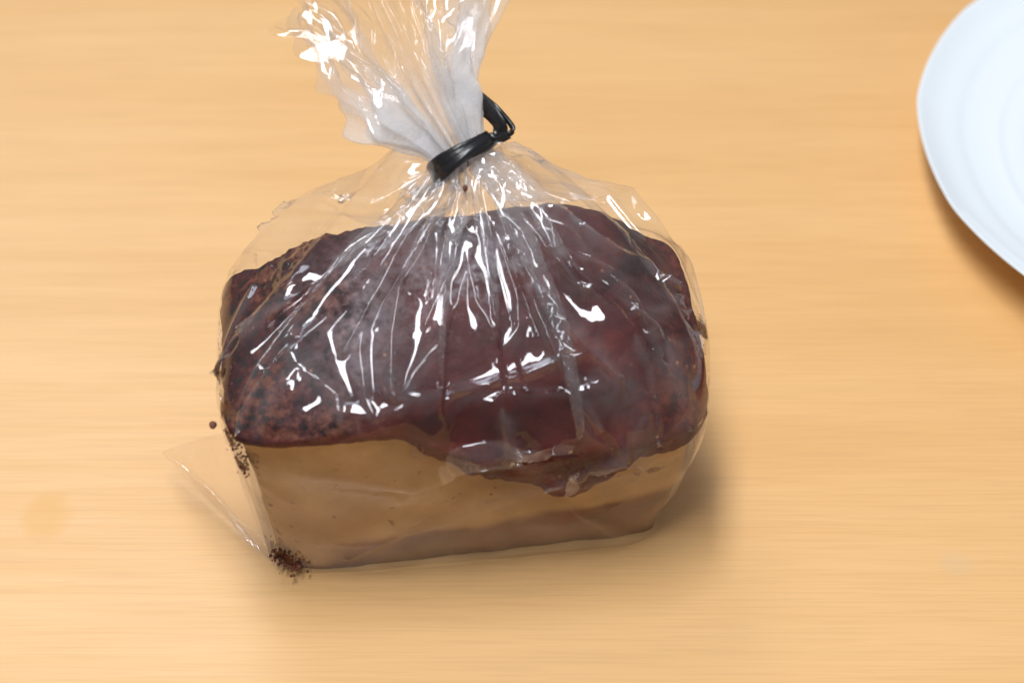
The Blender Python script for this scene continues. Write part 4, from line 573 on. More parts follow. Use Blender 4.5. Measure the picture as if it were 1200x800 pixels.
0,-7,11,1,3,-5,-4,-2,4,4,5,-8,-3,-6,11,2,5,-8,-9,-5,6,-10,0,-2,6,-3,5,-3,1,-3,-6,-3,1,13,3,1,0,3,-2,-3,-4,2,-8,-6,2,5,14,-13,-8,-7,6,4,5,-6,-1,-2,2,-4,-1,-1,-4,
0,-2,13,8,1,10,-4,4,-17,-10,6,15,15,-16,-18,-10,9,0,-3,2,2,-2,4,-3,-1,-1,3,4,-3,2,-5,9,-4,0,-4,3,4,-2,-11,-3,-8,1,1,0,-9,-10,-2,9,-3,12,-1,9,-9,0,-1,4,0,-6,6,
-3,4,-8,2,-6,8,-5,1,-8,-5,7,-24,-4,-10,-3,-43,18,-2,0,1,4,0,-10,16,18,0,21,7,12,-1,7,2,2,-4,6,-6,-8,-15,3,-6,-12,0,-12,0,-13,-3,3,-7,1,6,-1,-3,-2,-14,4,6,17,-3,
-3,-12,-1,-2,1,4,-2,1,-4,-6,5,-1,5,-17,1,-6,8,16,-30,15,2,-7,-9,2,-1,-1,-8,7,6,7,-4,0,9,-2,9,-5,3,-1,1,1,3,5,7,8,0,0,-3,5,3,8,2,1,0,6,10,6,-5,6,1,9,-11,-2,0,21,
4,13,-19,-6,4,1,-1,-13,7,5,-12,10,0,16,4,-14,-10,5,13,-13,-2,-5,7,-1,5,-2,1,-1,0,-23,-7,4,-10,2,17,-7,-4,-1,-6,-8,6,-1,-4,15,5,-21,2,-2,1,-2,0,7,-3,-5,-7,1,2,9,
5,7,3,-6,-6,-2,7,20,8,-1,-5,-3,2,24,3,0,14,1,6,-6,-7,0,-6,4,-6,12,4,7,-7,-8,-2,3,2,1,-8,4,1,-3,-3,-7,-3,15,5,6,-12,-2,-1,4,-3,7,2,2,-11,-1,-1,1,1,5,-2,-6,-9,1,
12,-8,5,6,3,-2,-2,2,2,-2,-3,3,1,-8,4,4,8,-5,-4,11,-1,-9,-12,7,10,17,-7,-18,-2,-5,2,3,8,-10,1,8,-11,-4,2,-1,-8,10,9,-3,4,2,1,-2,4,1,0,3,5,-6,-2,-4,5,-1,1,-3,0,
-3,0,8,-2,12,-18,3,-11,14,-1,-3,7,-2,8,-7,-4,1,1,0,1,-2,0,-2,4,-2,-6,11,1,5,-11,-11,5,3,1,-2,1,2,1,-1,2,6,-13,-2,-10,15,-6,10,-11,-3,-1,3,15,-2,-7,0,2,-3,-4,-4,
8,-12,3,6,-6,0,3,6,-3,2,-4,1,-7,4,-1,6,0,0,1,-1,6,-10,-8,0,0,4,-7,11,-2,5,-7,-1,-2,5,-1,-3,3,0,0,-2,4,6,-9,-6,-3,6,-3,-3,6,-3,-1,-2,-1,5,-5,-10,-6,3,17,-3,9,-1,
2,0,-10,-4,-1,6,2,0,-5,2,-3,-3,0,-2,-2,1,-7,0,2,0,-5,-6,3,3,3,-2,0,2,-2,5,1,4,7,2,0,8,-1,3,-5,0,-1,-14,1,-12,-3,-6,8,-2,2,-5,1,-9,11,0,-2,5,-2,12,-16,2,-8,11,1,
3,-3,-10,-7,-4,-6,-6,-4,14,12,6,-13,-5,-13,1,-8,12,4,6,-2,7,10,1,-7,-13,5,2,4,-2,-8,1,-18,0,-2,4,-1,-2,-5,-39,26,9,-1,-7,-12,1,6,-2,-5,-19,22,15,-7,21,-1,14,-6,
12,-6,13,-3,13,-8,-4,-5,-1,-8,-11,-2,-3,1,-4,-10,0,-20,2,9,4,1,1,-3,-1,-1,-11,3,-1,10,-5,-2,-5,-1,-13,-10,1,3,15,1,-1,0,3,-8,4,8,-16,9,3,-5,-4,2,-1,2,0,4,6,-11,
3,-22,-1,2,4,10,-8,6,0,-4,-4,22,0,20,-7,2,0,9,7,9,-13,3,-1,15,6,5,-6,9,2,10,-21,-5,-14,17,1,3,2,3,-8,5,-3,5,-3,-3,-6,-1,0,4,6,-1,10,7,7,-7,-18,-4,4,-3,3,1,-2,
-5,15,-16,-7,7,-2,-4,3,1,0,4,0,-2,5,3,-1,4,2,-2,6,2,-9,-6,-1,10,-2,3,5,5,1,-4,-9,7,11,-7,-14,-9,15,23,2,6,0,-1,-7,-9,1,-8,6,5,14,10,-6,0,-3,-1,2,10,1,4,-6,-6,
-3,2,4,0,5,-1,4,-7,-7,-5,-1,9,-1,5,2,4,1,-7,1,7,-3,-4,-2,7,-8,-1,10,-6,0,3,5,0,-3,-9,1,5,-2,1,2,3,1,-2,13,-10,-8,-1,4,1,0,1,-3,8,-4,-7,-3,-1,1,6,5,-10,-4,16,-9,
1,-1,3,-3,5,-4,-5,3,9,0,-2,5,-1,8,-12,4,-6,3,-7,4,7,4,-8,4,3,2,-5,-4,-1,6,3,-3,0,0,3,-6,-9,9,2,9,-6,-10,-7,4,11,-1,1,1,6,-5,0,-9,4,2,3,-9,4,-4,7,-1,-9,0,2,-2,8,
-8,-4,-1,2,10,4,-13,6,-7,7,-5,3,5,-10,1,2,-5,-4,8,-6,5,-7,10,-1,2,-2,2,-2,-3,-1,1,9,-3,3,-9,1,-1,-3,6,-8,0,-6,10,1,2,-3,-6,0,-1,3,-3,5,-2,6,-10,9,-6,10,-5,0,-1,
-2,2,-3,3,0,2,-10,-3,0,1,3,0,-2,0,-1,0,-4,8,-8,-3,-4,8,-5,4,-1,3,-1,-8,-5,1,10,10,-4,-3,1,-5,-7,-4,4,0,3,-5,1,6,-8,1,-8,15,-5,3,-8,1,3,-3,7,-1,6,2,3,-4,-2,-8,8,
1,7,-11,-10,-7,4,-2,-8,8,0,6,-7,-2,2,-5,-3,-9,10,7,8,-3,-8,-3,-3,8,7,-4,4,-4,9,-19,-15,-5,2,1,2,8,2,7,-5,2,-6,-6,-7,-3,5,10,-2,-3,-3,-1,3,4,-1,-3,-3,-3,-9,-10,
-5,-40,17,5,-3,1,-3,2,3,6,-2,-7,-12,1,2,15,14,-12,27,-3,9,-4,5,-9,5,-3,5,-3,2,-3,2,-8,-1,-8,-1,5,-1,-8,-8,-14,-3,8,-17,2,2,9,0,-5,5,-2,-4,-4,2,3,5,0,-8,3,0,-6,
-7,1,10,7,5,-8,8,3,-15,1,4,1,4,-7,-5,-18,3,0,6,7,-7,1,-7,5,-8,4,5,13,-6,0,-4,7,0,0,10,-9,8,18,4,13,-4,3,2,4,6,3,-8,6,-1,8,-7,-1,-23,12,-7,12,17,8,-7,-22,-4,14,
15,5,-1,-11,1,-12,-1,-4,4,-5,-5,15,-21,-10,17,2,3,23,15,-13,-1,-6,0,-4,5,11,-8,-2,6,-9,-7,1,-10,-3,0,16,0,-7,4,3,-2,-7,-4,1,-7,-1,6,6,5,0,-3,5,5,-16,-11,-5,-1,
-3,-4,12,8,3,10,3,-1,-6,-2,3,7,11,-5,14,2,-3,-4,7,4,9,11,-9,1,-5,1,-3,15,1,-3,5,3,3,-8,-5,3,-6,-1,-9,0,12,-11,1,10,-2,7,-1,7,-2,-4,1,2,0,0,-1,0,1,-2,-1,10,-10,
-8,-6,9,5,5,-4,-6,0,4,0,3,-5,-5,4,8,-12,-1,4,-2,0,0,-2,-5,11,-4,0,-1,8,-2,4,-6,1,-1,3,-4,-2,15,-1,3,-4,-1,1,-2,2,-2,1,-7,4,7,11,-6,-14,-10,7,6,6,-4,-1,3,0,-6,
-13,12,6,5,-7,2,5,-3,-2,-18,9,7,18,-9,-11,-4,-3,10,-6,5,-3,-7,-1,12,-9,3,-2,8,-1,0,-1,6,-9,-5,4,-3,-3,-7,11,5,5,-9,1,-3,5,-8,0,2,-2,2,-2,6,3,-6,2,-1,0,-6,2,-1,
-2,-2,3,5,-2,4,-3,-2,5,-5,2,-8,1,2,-2,1,-2,5,1,1,1,-3,-1,0,-4,3,-6,5,-6,12,-1,-3,2,-8,4,-6,-4,-1,1,2,3,-3,1,-1,1,5,-7,9,-6,1,-1,-4,-1,-2,1,6,-5,-4,-3,0,3,8,-13,
0,-4,11,-9,-6,-2,-4,-4,5,4,7,-7,-3,-4,2,-2,3,-7,18,9,2,-2,-9,12,-1,4,-6,-4,-6,6,-5,1,-6,-3,-4,4,0,-2,1,4,6,-2,0,2,-4,2,0,2,-10,-3,-11,9,2,5,-8,-5,2,5,0,7,-9,-5,
-9,-3,-6,4,2,-8,10,-3,4,-5,-1,7,-9,6,12,-4,-7,-11,-2,1,-6,6,1,4,-6,-46,9,9,3,10,2,-2,-1,-11,5,8,6,-1,-15,4,0,-10,5,8,1,19,5,12,2,-1,-1,-1,5,10,-1,-2,-8,1,-11,
-16,-7,6,4,7,-6,1,-8,1,-2,3,-9,3,-19,-2,-5,-5,2,-5,8,-2,2,-10,2,2,9,3,1,5,-3,0,-6,13,-7,21,-3,-19,-15,2,0,4,5,-2,4,-16,13,-17,10,-13,6,-4,1,-5,-2,3,0,-1,0,-13,
-3,9,-3,8,-15,5,9,2,20,23,-3,17,-4,8,2,-11,21,4,9,-11,3,2,4,-3,-5,3,2,-2,-5,-1,-4,4,0,16,-26,-10,-5,-2,-3,26,2,-3,-16,18,-4,-27,-7,11,6,0,-2,6,-1,-2,18,12,2,4,
-11,-6,15,3,4,-6,-4,1,1,-7,0,9,5,-2,-9,8,11,3,-5,-4,2,8,3,-5,-1,1,-4,-13,-6,-9,-9,-5,-6,4,4,0,1,0,4,-2,0,-4,6,4,12,9,-3,14,2,-3,14,23,-7,0,-8,1,1,2,0,-5,0,5,-9,
6,8,2,5,-4,5,2,-4,-8,-7,9,-2,3,0,-2,-2,2,10,-2,-8,8,3,-11,-3,2,5,4,-2,-4,1,-8,0,2,2,-10,0,8,1,-20,17,-2,-4,12,-13,14,-9,7,-6,8,-3,9,-9,-2,1,-3,13,-5,6,2,4,-3,
-3,3,-1,-8,-2,-3,9,-8,8,1,9,-7,-10,-4,1,13,6,-5,-3,-9,10,3,-9,7,-4,6,-7,3,0,2,0,-6,5,-2,11,-8,0,-4,0,6,-4,5,-3,2,-4,1,-4,1,1,-9,4,-5,3,3,4,-13,0,0,3,1,0,-3,4,
-3,6,-7,9,-7,3,-2,1,-1,4,-4,3,-6,-1,1,-5,7,0,4,2,-4,4,0,0,1,3,-1,0,-4,3,-4,-9,1,0,5,-1,-3,-7,4,-6,5,-10,18,-2,9,-14,2,-3,6,-4,0,-3,-3,-3,7,-8,1,-4,13,2,2,-10,
-2,0,-6,1,-3,7,-4,10,-1,-4,1,4,1,-2,3,6,-19,-10,1,5,7,-6,16,1,3,-3,-20,-4,-5,2,2,-2,-6,-4,-1,6,5,-1,0,0,1,5,1,2,4,0,2,-2,-1,1,7,4,-2,-12,0,-8,-4,-5,3,-2,-1,2,3,
-1,1,-2,2,-5,-3,0,-3,13,5,4,-9,-7,-2,11,7,-1,-7,-1,-3,-7,-6,7,2,1,-9,-1,2,-13,0,1,11,-9,-11,8,-3,-1,-7,12,9,8,-6,-3,-7,0,0,0,-44,15,12,0,2,-4,1,-1,-1,-2,-8,5,
-1,-4,-6,-1,-1,-2,4,-12,13,9,6,15,9,9,7,-1,-10,2,-6,-5,-6,13,15,6,-15,-2,-9,2,4,1,-10,-1,-15,-4,-8,-11,0,1,7,-2,0,-10,1,0,7,4,-4,9,-3,1,-9,8,-1,19,-2,-5,-6,6,2,
7,0,-15,-7,-6,-1,-11,10,-12,2,-14,19,-12,0,0,-9,0,-1,-5,3,-5,20,-1,0,-10,3,1,10,6,-14,-7,-1,3,3,18,10,24,5,10,16,10,7,2,-16,4,-3,11,6,3,-23,-25,-17,0,-5,-2,11,
1,-5,20,2,-3,-11,-4,4,2,-7,-4,29,10,13,10,6,-2,2,1,-2,-10,-14,-2,3,10,6,3,-2,-4,-7,-1,6,-6,12,7,-11,-3,2,14,-12,-10,2,11,5,-4,-11,-4,1,-5,-2,0,11,6,-5,-3,0,3,2,
-3,7,6,-9,10,2,-19,1,-9,0,3,-4,6,-6,-3,2,-3,2,10,13,23,-6,-1,4,2,0,3,0,-6,-3,11,-2,1,0,-2,7,1,5,-4,-4,-1,-1,1,3,2,-4,4,-1,-9,-3,-2,11,3,0,-8,2,-4,-6,2,8,-5,-5,
5,-4,-13,24,-23,-6,6,12,-4,2,3,1,-6,3,20,-21,16,-5,15,-3,0,-3,2,7,-5,-8,-4,4,5,-3,3,3,2,-4,0,1,5,-18,-1,-1,9,-2,3,-3,3,-5,4,-17,15,-4,11,-8,5,-4,1,6,0,5,-7,9,
-10,-4,-13,10,6,1,-8,15,3,-1,-2,5,-5,-2,-4,6,-1,-6,5,-2,-15,7,-17,10,-2,12,-5,-5,14,7,0,-16,-22,3,8,4,3,-2,9,2,-5,3,-6,10,-5,-3,9,-10,2,-7,9,1,0,4,0,0,-10,5,-6,
6,-2,2,1,0,-3,-13,-5,12,8,1,-18,-15,6,2,8,-5,12,-4,-4,-8,-7,-2,9,6,5,0,-1,3,-4,-2,1,-4,5,-3,9,2,2,-2,-9,-4,2,7,2,-5,0,-7,0,-16,6,-8,7,5,-7,3,-5,17,7,3,-7,-10,
-4,8,-4,1,-3,2,4,-10,4,1,2,-9,-8,5,1,5,-1,8,-1,6,-2,-1,-1,6,1,2,-9,-3,-1,-9,-3,-4,10,3,4,-4,-2,-1,0,3,-5,0,1,-3,-7,-5,1,11,6,-1,0,-2,2,-7,-9,9,17,8,-2,-20,0,
-25,-6,-7,11,-1,4,-7,1,-2,8,1,-2,0,-3,-5,4,-4,-5,-10,-5,-13,9,-42,14,14,-4,-5,-3,3,7,4,6,14,-8,-4,-8,-1,-2,-7,5,-3,-15,2,1,-6,-1,8,3,18,6,13,3,9,10,3,-8,-7,-9,
3,0,-10,2,-35,-15,-8,-5,8,-8,6,-3,-1,4,3,-3,20,5,2,-9,3,-3,3,-7,1,-4,0,-2,3,-6,3,2,6,13,-16,19,2,2,5,-2,-9,-8,-3,2,-3,-1,-3,-7,-4,5,-2,1,-7,-9,-5,11,-6,1,0,13,
-2,-2,-11,0,8,1,1,2,-3,10,-23,0,6,-2,14,4,18,22,8,-14,-4,-10,1,-2,17,0,1,-4,-14,-15,-8,4,-1,-4,1,-2,3,1,1,9,-3,1,0,-3,-3,7,6,3,20,6,14,15,8,-2,-5,0,5,0,5,2,-17,
6,9,-3,9,-4,9,-1,6,5,-6,-3,1,-12,-6,0,4,2,3,2,-1,3,7,1,-2,-2,-1,17,5,-19,4,-6,-22,-4,-1,5,-2,1,4,-1,2,-2,6,3,3,-3,-10,-2,-2,-7,8,1,5,6,1,17,3,3,1,-4,-4,0,-10,0,
-8,1,-2,10,-18,1,-6,-3,5,-7,3,-1,15,21,3,-3,-4,0,3,-4,-1,8,-12,0,-1,2,-22,29,1,-4,3,11,15,-9,-12,-6,5,-1,7,-5,6,-3,-2,17,3,-9,7,-2,5,-3,0,-1,4,3,2,-10,3,-3,2,
-4,6,-8,8,-13,9,-3,5,-14,-6,8,8,-3,0,2,-1,1,6,-3,6,-8,1,-3,5,9,-7,-17,-8,9,13,12,-12,-8,-16,12,15,1,1,-5,1,-2,1,2,-4,4,-4,1,5,-11,7,-2,4,-5,1,5,4,-20,-10,0,20,
-4,4,-3,5,-1,-2,-1,-3,6,-9,6,-6,2,-4,6,5,2,-2,-4,-2,1,1,1,-3,-1,0,4,15,-3,-7,-16,5,-5,7,1,-6,-8,-4,3,-2,-14,3,-9,9,-6,6,8,11,-2,-2,9,-8,2,-8,1,-3,3,-3,0,1,8,-2,
7,-3,3,-4,3,0,0,-12,-6,3,3,3,-4,-5,-2,-1,12,10,-13,-14,-8,8,22,1,8,7,4,-6,-31,-5,-6,-1,3,-2,-4,-5,4,-1,-6,7,2,7,-12,6,3,9,14,1,5,-10,-1,-10,3,4,-6,-9,-6,8,-6,
-1,-4,2,-2,10,2,2,-8,-2,1,-4,2,2,-1,1,-2,5,-7,-6,0,8,6,-9,-15,-14,8,-5,-10,1,4,12,-7,1,-4,9,3,8,-14,-3,-4,10,3,5,-3,-3,-5,4,-2,-5,3,-42,20,13,-1,-8,2,1,-3,2,0,
11,-11,10,13,0,-1,1,-2,-2,-9,4,-6,-26,18,-5,-3,-19,-1,4,7,3,-10,-4,3,-6,3,1,-6,-3,4,-6,-5,4,-4,-19,2,-3,2,-3,6,13,-2,14,26,-6,8,-3,0,4,0,5,4,8,-3,4,-7,6,1,9,-7,
4,-15,11,-28,7,-5,7,6,5,0,4,12,-3,6,0,-3,-2,-17,5,-8,9,-9,-7,-10,-13,-18,-6,17,-2,-3,2,4,11,-12,-1,-9,20,4,16,-19,2,15,-7,3,3,-2,5,0,-10,-8,-5,1,-3,6,0,7,-9,3,
-1,2,3,8,-1,-1,-8,12,2,11,-3,-9,-21,4,-1,7,-11,7,-4,12,5,21,17,13,3,-20,4,1,1,28,6,10,1,2,6,-16,-3,2,3,4,5,-7,-2,4,-6,-3,-1,8,2,-3,0,-3,16,21,-14,3,-20,-10,1,
-4,4,6,0,-15,2,2,-6,-4,-8,4,-11,-17,3,-2,-2,7,3,5,-5,6,8,1,-7,-5,3,-4,17,-32,-5,0,5,13,-2,-7,4,-2,13,-2,9,-15,2,6,10,3,-6,1,2,10,10,-1,0,-7,-3,3,0,-16,22,-16,
10,-1,19,-3,2,-5,-12,12,14,11,-12,-3,-13,6,19,5,-5,6,7,-4,1,1,-2,-1,5,-3,-14,2,3,3,0,-6,6,1,4,-8,-4,5,-5,6,-7,3,-2,2,-10,-13,11,22,1,1,-6,0,-3,9,7,-5,-7,3,1,
-13,-2,0,-3,-32,18,11,11,-4,1,3,-3,7,13,-6,-7,-4,-2,3,10,-12,-3,-10,11,13,-3,13,-21,-8,-2,12,-10,5,-4,19,-9,-1,2,-1,0,-19,7,-2,2,0,4,3,0,6,-6,-2,1,0,4,-6,-4,-5,
10,21,-2,-13,-13,6,2,3,-5,10,-1,3,-16,-6,-3,17,-3,-6,3,-8,-18,15,-20,6,-7,10,20,-31,-1,3,5,1,-1,4,12,-3,11,0,4,-4,-3,-4,5,0,1,-2,-5,6,-13,-2,-7,14,0,4,-9,-12,
-6,-5,6,5,-8,6,-6,27,8,4,-4,-1,-5,4,-15,2,-7,-6,-6,1,6,0,4,-8,4,-14,6,6,-4,-3,-8,14,8,3,1,-2,1,-8,-5,0,-6,0,-2,8,-4,2,-13,2,-1,12,-4,-3,-2,9,5,0,-5,0,-7,4,1,2,
5,-2,12,-8,-3,-9,-7,-10,9,-10,-3,-16,11,11,-10,-2,0,0,-6,-7,11,2,6,-8,-2,-12,15,4,-6,6,-19,3,15,-1,4,-4,-2,3,-10,0,-10,14,5,14,-4,0,0,-1,-2,0,-9,-3,-11,-8,4,-7,
24,-3,-4,-13,-1,7,6,-3,5,-7,7,-17,3,-3,2,1,3,-6,-10,2,1,13,16,12,13,-6,-8,-3,-7,14,1,7,-9,1,-16,4,-10,5,-7,4,0,-9,-16,12,-3,16,-6,18,4,6,-10,0,-4,7,1,0,6,1,-6,
-11,-7,17,12,7,-6,0,0,25,6,-9,-2,-8,1,-11,-14,1,-25,2,-7,15,-8,0,16,4,-17,-6,-5,1,-8,-1,8,5,0,3,-8,1,3,10,1,2,16,16,2,-9,-12,-3,6,13,3,6,11,-11,-6,4,14,-25,-8,
13,14,-9,-6,-18,-13,-12,8,1,6,-2,5,5,2,1,1,-13,6,2,0,14,-6,-3,7,-3,5,-10,8,24,-9,-1,1,2,0,9,7,-14,1,-9,1,-12,18,8,-18,3,1,10,-11,7,18,-16,-20,-1,1,6,0,-2,-3,0,
1,-3,-1,-3,4,-3,-5,-3,-4,1,-14,6,9,-3,-6,5,-8,-17,7,-2,21,3,6,0,5,29,-6,7,1,9,-6,-6,1,-5,-18,-4,10,3,-3,-6,-10,3,4,26,-5,3,-18,2,4,18,2,-6,-20,5,-4,10,1,-1,2,
-13,11,7,8,-10,6,0,6,-13,7,-10,2,-1,-3,9,-1,7,-10,1,-9,8,-10,-2,11,-18,0,4,17,17,-12,4,-1,-10,4,-4,1,-1,0,6,-3,5,-4,-3,3,0,-2,-6,11,-3,7,-6,-1,-1,-4,0,0,4,-9,1,
0,28,-24,-8,-4,13,-1,0,-3,8,-14,10,5,1,4,-10,10,-5,1,-3,2,1,-7,1,2,-2,3,-4,-5,-1,4,-3,2,-1,-17,-7,-9,-4,-5,7,34,10,2,-1,0,-7,2,-3,8,-2,3,-3,-6,0,5,1,-8,8,-5,6,
-4,6,-1,0,1,-2,-1,-20,2,-4,4,1,1,3,1,-1,3,-2,4,-1,-1,2,1,3,-1,1,2,-5,-12,-7,3,9,6,-5,-2,-4,6,4,8,-4,-12,-12,3,-5,-3,-5,17,9,5,5,-1,2,-17,-8,1,-2,3,-4,8,3,3,-5,
0,-5,-1,-1,3,5,4,-2,-5,-3,-1,11,4,-1,-8,0,-6,4,2,4,-2,-3,2,-4,-2,-2,-1,-2,3,-2,2,-4,6,1,0,-4,-2,3,-4,0,-11,5,-1,13,-1,-3,3,12,6,10,-22,-12,-25,2,-5,11,8,16,-9,
-5,-7,5,0,-10,7,-2,2,-4,-20,4,12,4,5,3,-1,-17,4,0,25,-20,-4,-27,-4,9,-9,-2,-5,7,-2,8,33,3,-15,-24,8,1,-2,5,1,1,0,1,-7,3,3,-7,-3,0,5,-1,1,19,10,29,-9,5,-14,-10,
-1,-10,0,-5,-1,2,3,6,16,4,20,1,-7,1,0,1,-11,5,7,-13,-3,-2,-4,-8,-2,18,10,2,-13,-16,0,1,-5,0,5,11,3,-8,-19,-14,21,-5,-7,7,18,13,-3,-7,-1,4,-5,-22,-15,-6,10,-4,
-1,-10,-17,8,12,16,-5,-2,7,-2,-4,-5,1,2,23,11,-3,-4,17,-9,0,-15,-1,0,2,5,-5,25,15,1,-8,9,3,-8,-2,1,1,2,-28,-15,2,1,6,2,3,-2,1,5,-5,-3,1,-12,-15,16,17,10,6,2,
-13,-1,-8,-2,0,10,11,-7,13,6,0,-1,-1,-7,-7,7,-19,-5,0,-3,9,-2,32,-17,-9,-6,6,8,-11,-10,-5,21,8,-12,-1,-1,0,2,3,-3,-8,-10,5,-4,-2,2,2,3,-16,0,2,-2,3,4,-4,6,-1,
15,-30,-9,-9,11,4,-6,16,20,2,-5,11,0,7,-11,4,-5,2,0,0,11,1,-3,4,12,2,-2,8,0,-3,-21,3,1,13,4,-6,-4,-17,12,2,5,0,2,4,-1,4,3,-14,7,4,3,-10,-1,4,-3,0,-14,13,-6,-8,
4,-19,13,4,4,4,0,-1,6,-4,13,7,-17,4,-12,12,7,-1,-6,-2,0,3,0,0,-3,-12,11,-1,0,0,0,8,-2,-3,-12,7,-12,12,-10,14,2,-1,-3,-1,1,2,1,-4,-11,-9,4,20,0,3,-1,-2,3,-4,0,
-2,-1,-15,0,-5,3,-1,4,13,0,-14,-1,5,4,-3,0,1,7,-8,20,-30,-1,-21,17,1,22,9,7,-13,1,-1,2,1,-8,11,0,3,-5,-1,-3,2,-12,1,3,-1,6,-6,-1,-7,7,-5,9,-17,6,-3,9,-1,4,-6,0,
-5,8,4,6,-7,3,-2,-1,-8,0,1,-1,2,-4,3,-2,6,-6,-5,-1,0,2,4,11,3,2,-6,-9,4,0,6,-7,-2,-5,8,3,0,3,-11,-1,-9,-2,-3,-4,-2,4,-6,14,8,4,5,-4,4,-14,-3,0,5,6,-8,-6,-7,-5,
3,5,11,0,0,-5,9,5,2,-11,-6,-3,-9,-10,-4,10,-15,20,5,4,4,-6,18,-12,16,-7,10,-26,-13,-14,3,12,0,1,1,2,-5,-7,-11,4,8,4,3,4,-4,4,-3,15,-19,7,11,0,-8,5,1,13,-6,7,-4,
10,5,6,-6,-15,-2,-20,15,8,-3,-4,-28,-5,-4,3,-5,-7,-5,17,-4,3,-3,5,-3,5,3,-1,3,-10,12,2,22,-19,4,-18,16,0,18,-9,11,1,-5,-2,-2,6,3,-7,-6,-18,0,15,20,-5,-16,-12,4,
24,7,-3,4,-4,3,-4,5,8,5,-1,1,-15,5,-12,-2,-7,8,-12,3,24,14,-1,2,-10,-8,-1,-2,-3,-4,-1,0,-4,-1,9,14,2,-10,-31,-1,7,19,-3,-26,-4,0,-3,-8,-3,3,8,6,-4,2,0,-1,5,5,3,
-13,-11,10,19,15,-10,-2,-7,8,-4,13,26,-1,6,0,9,-4,-11,-12,4,14,3,1,-3,-16,-13,3,-4,1,0,-6,-2,-3,19,-10,-19,-25,9,7,13,4,15,24,21,-11,-7,-2,5,-1,-1,3,-3,4,-1,5,
-1,2,-2,-36,-13,-14,19,16,10,-10,-3,3,20,-1,3,-29,-13,7,7,-1,-6,-8,3,1,1,-6,-1,-1,-4,8,15,-14,-7,-16,13,-1,9,-7,5,2,-1,2,6,-5,0,3,4,-2,8,-3,1,2,1,1,2,2,11,-9,5,
-15,21,15,4,-3,-7,-3,-6,-14,3,-4,5,0,-22,5,-8,33,7,12,-18,-11,-3,4,0,-11,7,17,18,-11,-10,-3,3,10,-1,-1,-1,-4,-9,3,-9,-3,7,2,9,4,-2,3,-2,0,-5,2,-1,18,-9,11,3,-6,
0,-10,-4,-7,12,-3,0,-4,7,-8,4,-6,3,-1,-5,-7,3,3,12,-8,11,2,0,0,-28,3,-2,21,-5,8,-9,-6,6,19,-7,-8,-15,23,-6,8,-10,8,-11,6,-6,-1,5,-1,23,-15,-22,-30,13,10,-3,2,5,
3,-7,3,6,6,0,12,-8,3,-17,3,3,11,1,6,0,-2,-6,1,-1,4,-11,-3,2,-3,2,-7,0,5,3,1,-8,3,3,5,-5,-5,3,1,8,0,1,-5,3,-9,1,-3,1,7,3,-2,2,1,-2,-6,-3,1,-9,-6,6,9,4,5,-5,2,-7,
-1,-4,4,-18,-6,-6,14,-6,16,2,-2,-3,2,7,-3,-10,4,-14,-2,-12,5,10,-3,14,-1,20,-20,-1,1,3,5,7,-4,6,-9,12,-9,7,-4,3,-2,4,-3,-3,-7,-6,-3,1,-3,-3,2,7,3,-11,-13,-13,5,
8,4,13,8,-7,8,23,8,-1,-23,10,-16,-10,-6,0,13,-12,16,-9,12,-13,-1,-2,-1,11,-29,7,-2,35,1,-9,0,-9,-13,1,21,0,12,-4,0,-11,4,-6,-12,-6,11,6,9,-6,14,-14,-6,-9,0,-2,
4,-21,9,-2,-4,6,1,-7,-12,-18,20,14,-5,-2,-19,13,2,19,-12,6,-3,14,12,-6,-7,-6,7,-9,-9,13,1,-4,-5,-2,17,-16,5,0,5,2,2,-8,27,0,-2,-29,-11,8,17,15,-2,8,-2,-4,4,-6,
14,12,-13,5,-21,23,1,11,-4,6,-25,1,6,7,0,-10,-8,2,-4,-12,-22,-12,6,-8,4,-3,2,30,13,-1,-26,-16,15,7,14,-28,12,-4,13,0,0,-6,-5,1,0,9,-1,8,0,3,11,-4,-5,-2,-18,-4,
8,-4,0,-9,14,0,8,-23,7,-3,26,8,10,-24,3,-1,3,-6,4,-2,10,-1,23,13,-5,-23,-5,-5,7,4,5,15,6,-1,-18,-12,7,26,2,-8,-3,8,-8,9,-12,10,1,1,-31,-5,-19,22,-10,-6,7,-10,
-7,-22,1,-2,18,-2,25,17,9,-22,-15,10,9,-8,4,2,-1,-14,-5,-18,10,1,11,2,7,-8,0,-3,8,0,7,2,0,13,8,5,-13,-3,-4,5,-13,0,3,0,-4,7,-5,-14,4,-3,11,-17,0,-11,8,8,12,-12,
-5,8,5,9,1,1,11,-1,-1,2,-3,6,-10,-1,0,-5,5,14,-1,-3,-8,12,-1,2,2,-7,-28,11,9,9,-6,-8,9,9,-5,0,2,5,3,0,-1,-2,-1,-5,0,5,4,15,-20,4,-3,0,2,-4,-4,3,0,11,-10,2,-24,
9,4,6,-7,-3,-4,-19,-16,-7,-2,13,26,13,9,-6,-1,-3,13,3,-1,1,1,-6,1,0,4,2,-5,8,-15,-10,-2,4,7,1,3,5,7,-6,1,-1,0,1,-12,-23,3,-1,10,-10,7,16,-1,-2,3,12,1,-15,-22,
-5,17,22,4,12,-9,-7,-2,-3,2,-9,-1,0,0,-3,5,-3,-1,-2,3,5,4,-1,-9,-6,-3,0,8,0,2,-2,-2,5,4,-6,7,-6,-12,-3,5,10,4,-2,4,-12,2,-1,-5,-5,6,3,5,1,-1,-7,-6,1,0,6,-1,3,3,
-1,-3,-2,9,-7,15,-2,2,-9,-13,6,-9,-2,-3,7,0,-11,-17,-4,6,-1,15,9,-12,-2,5,6,16,-10,-6,-26,0,4,1,1,5,11,6,7,-10,-25,-13,2,-6,26,-1,17,-2,7,11,-11,-3,-1,7,2,-11,
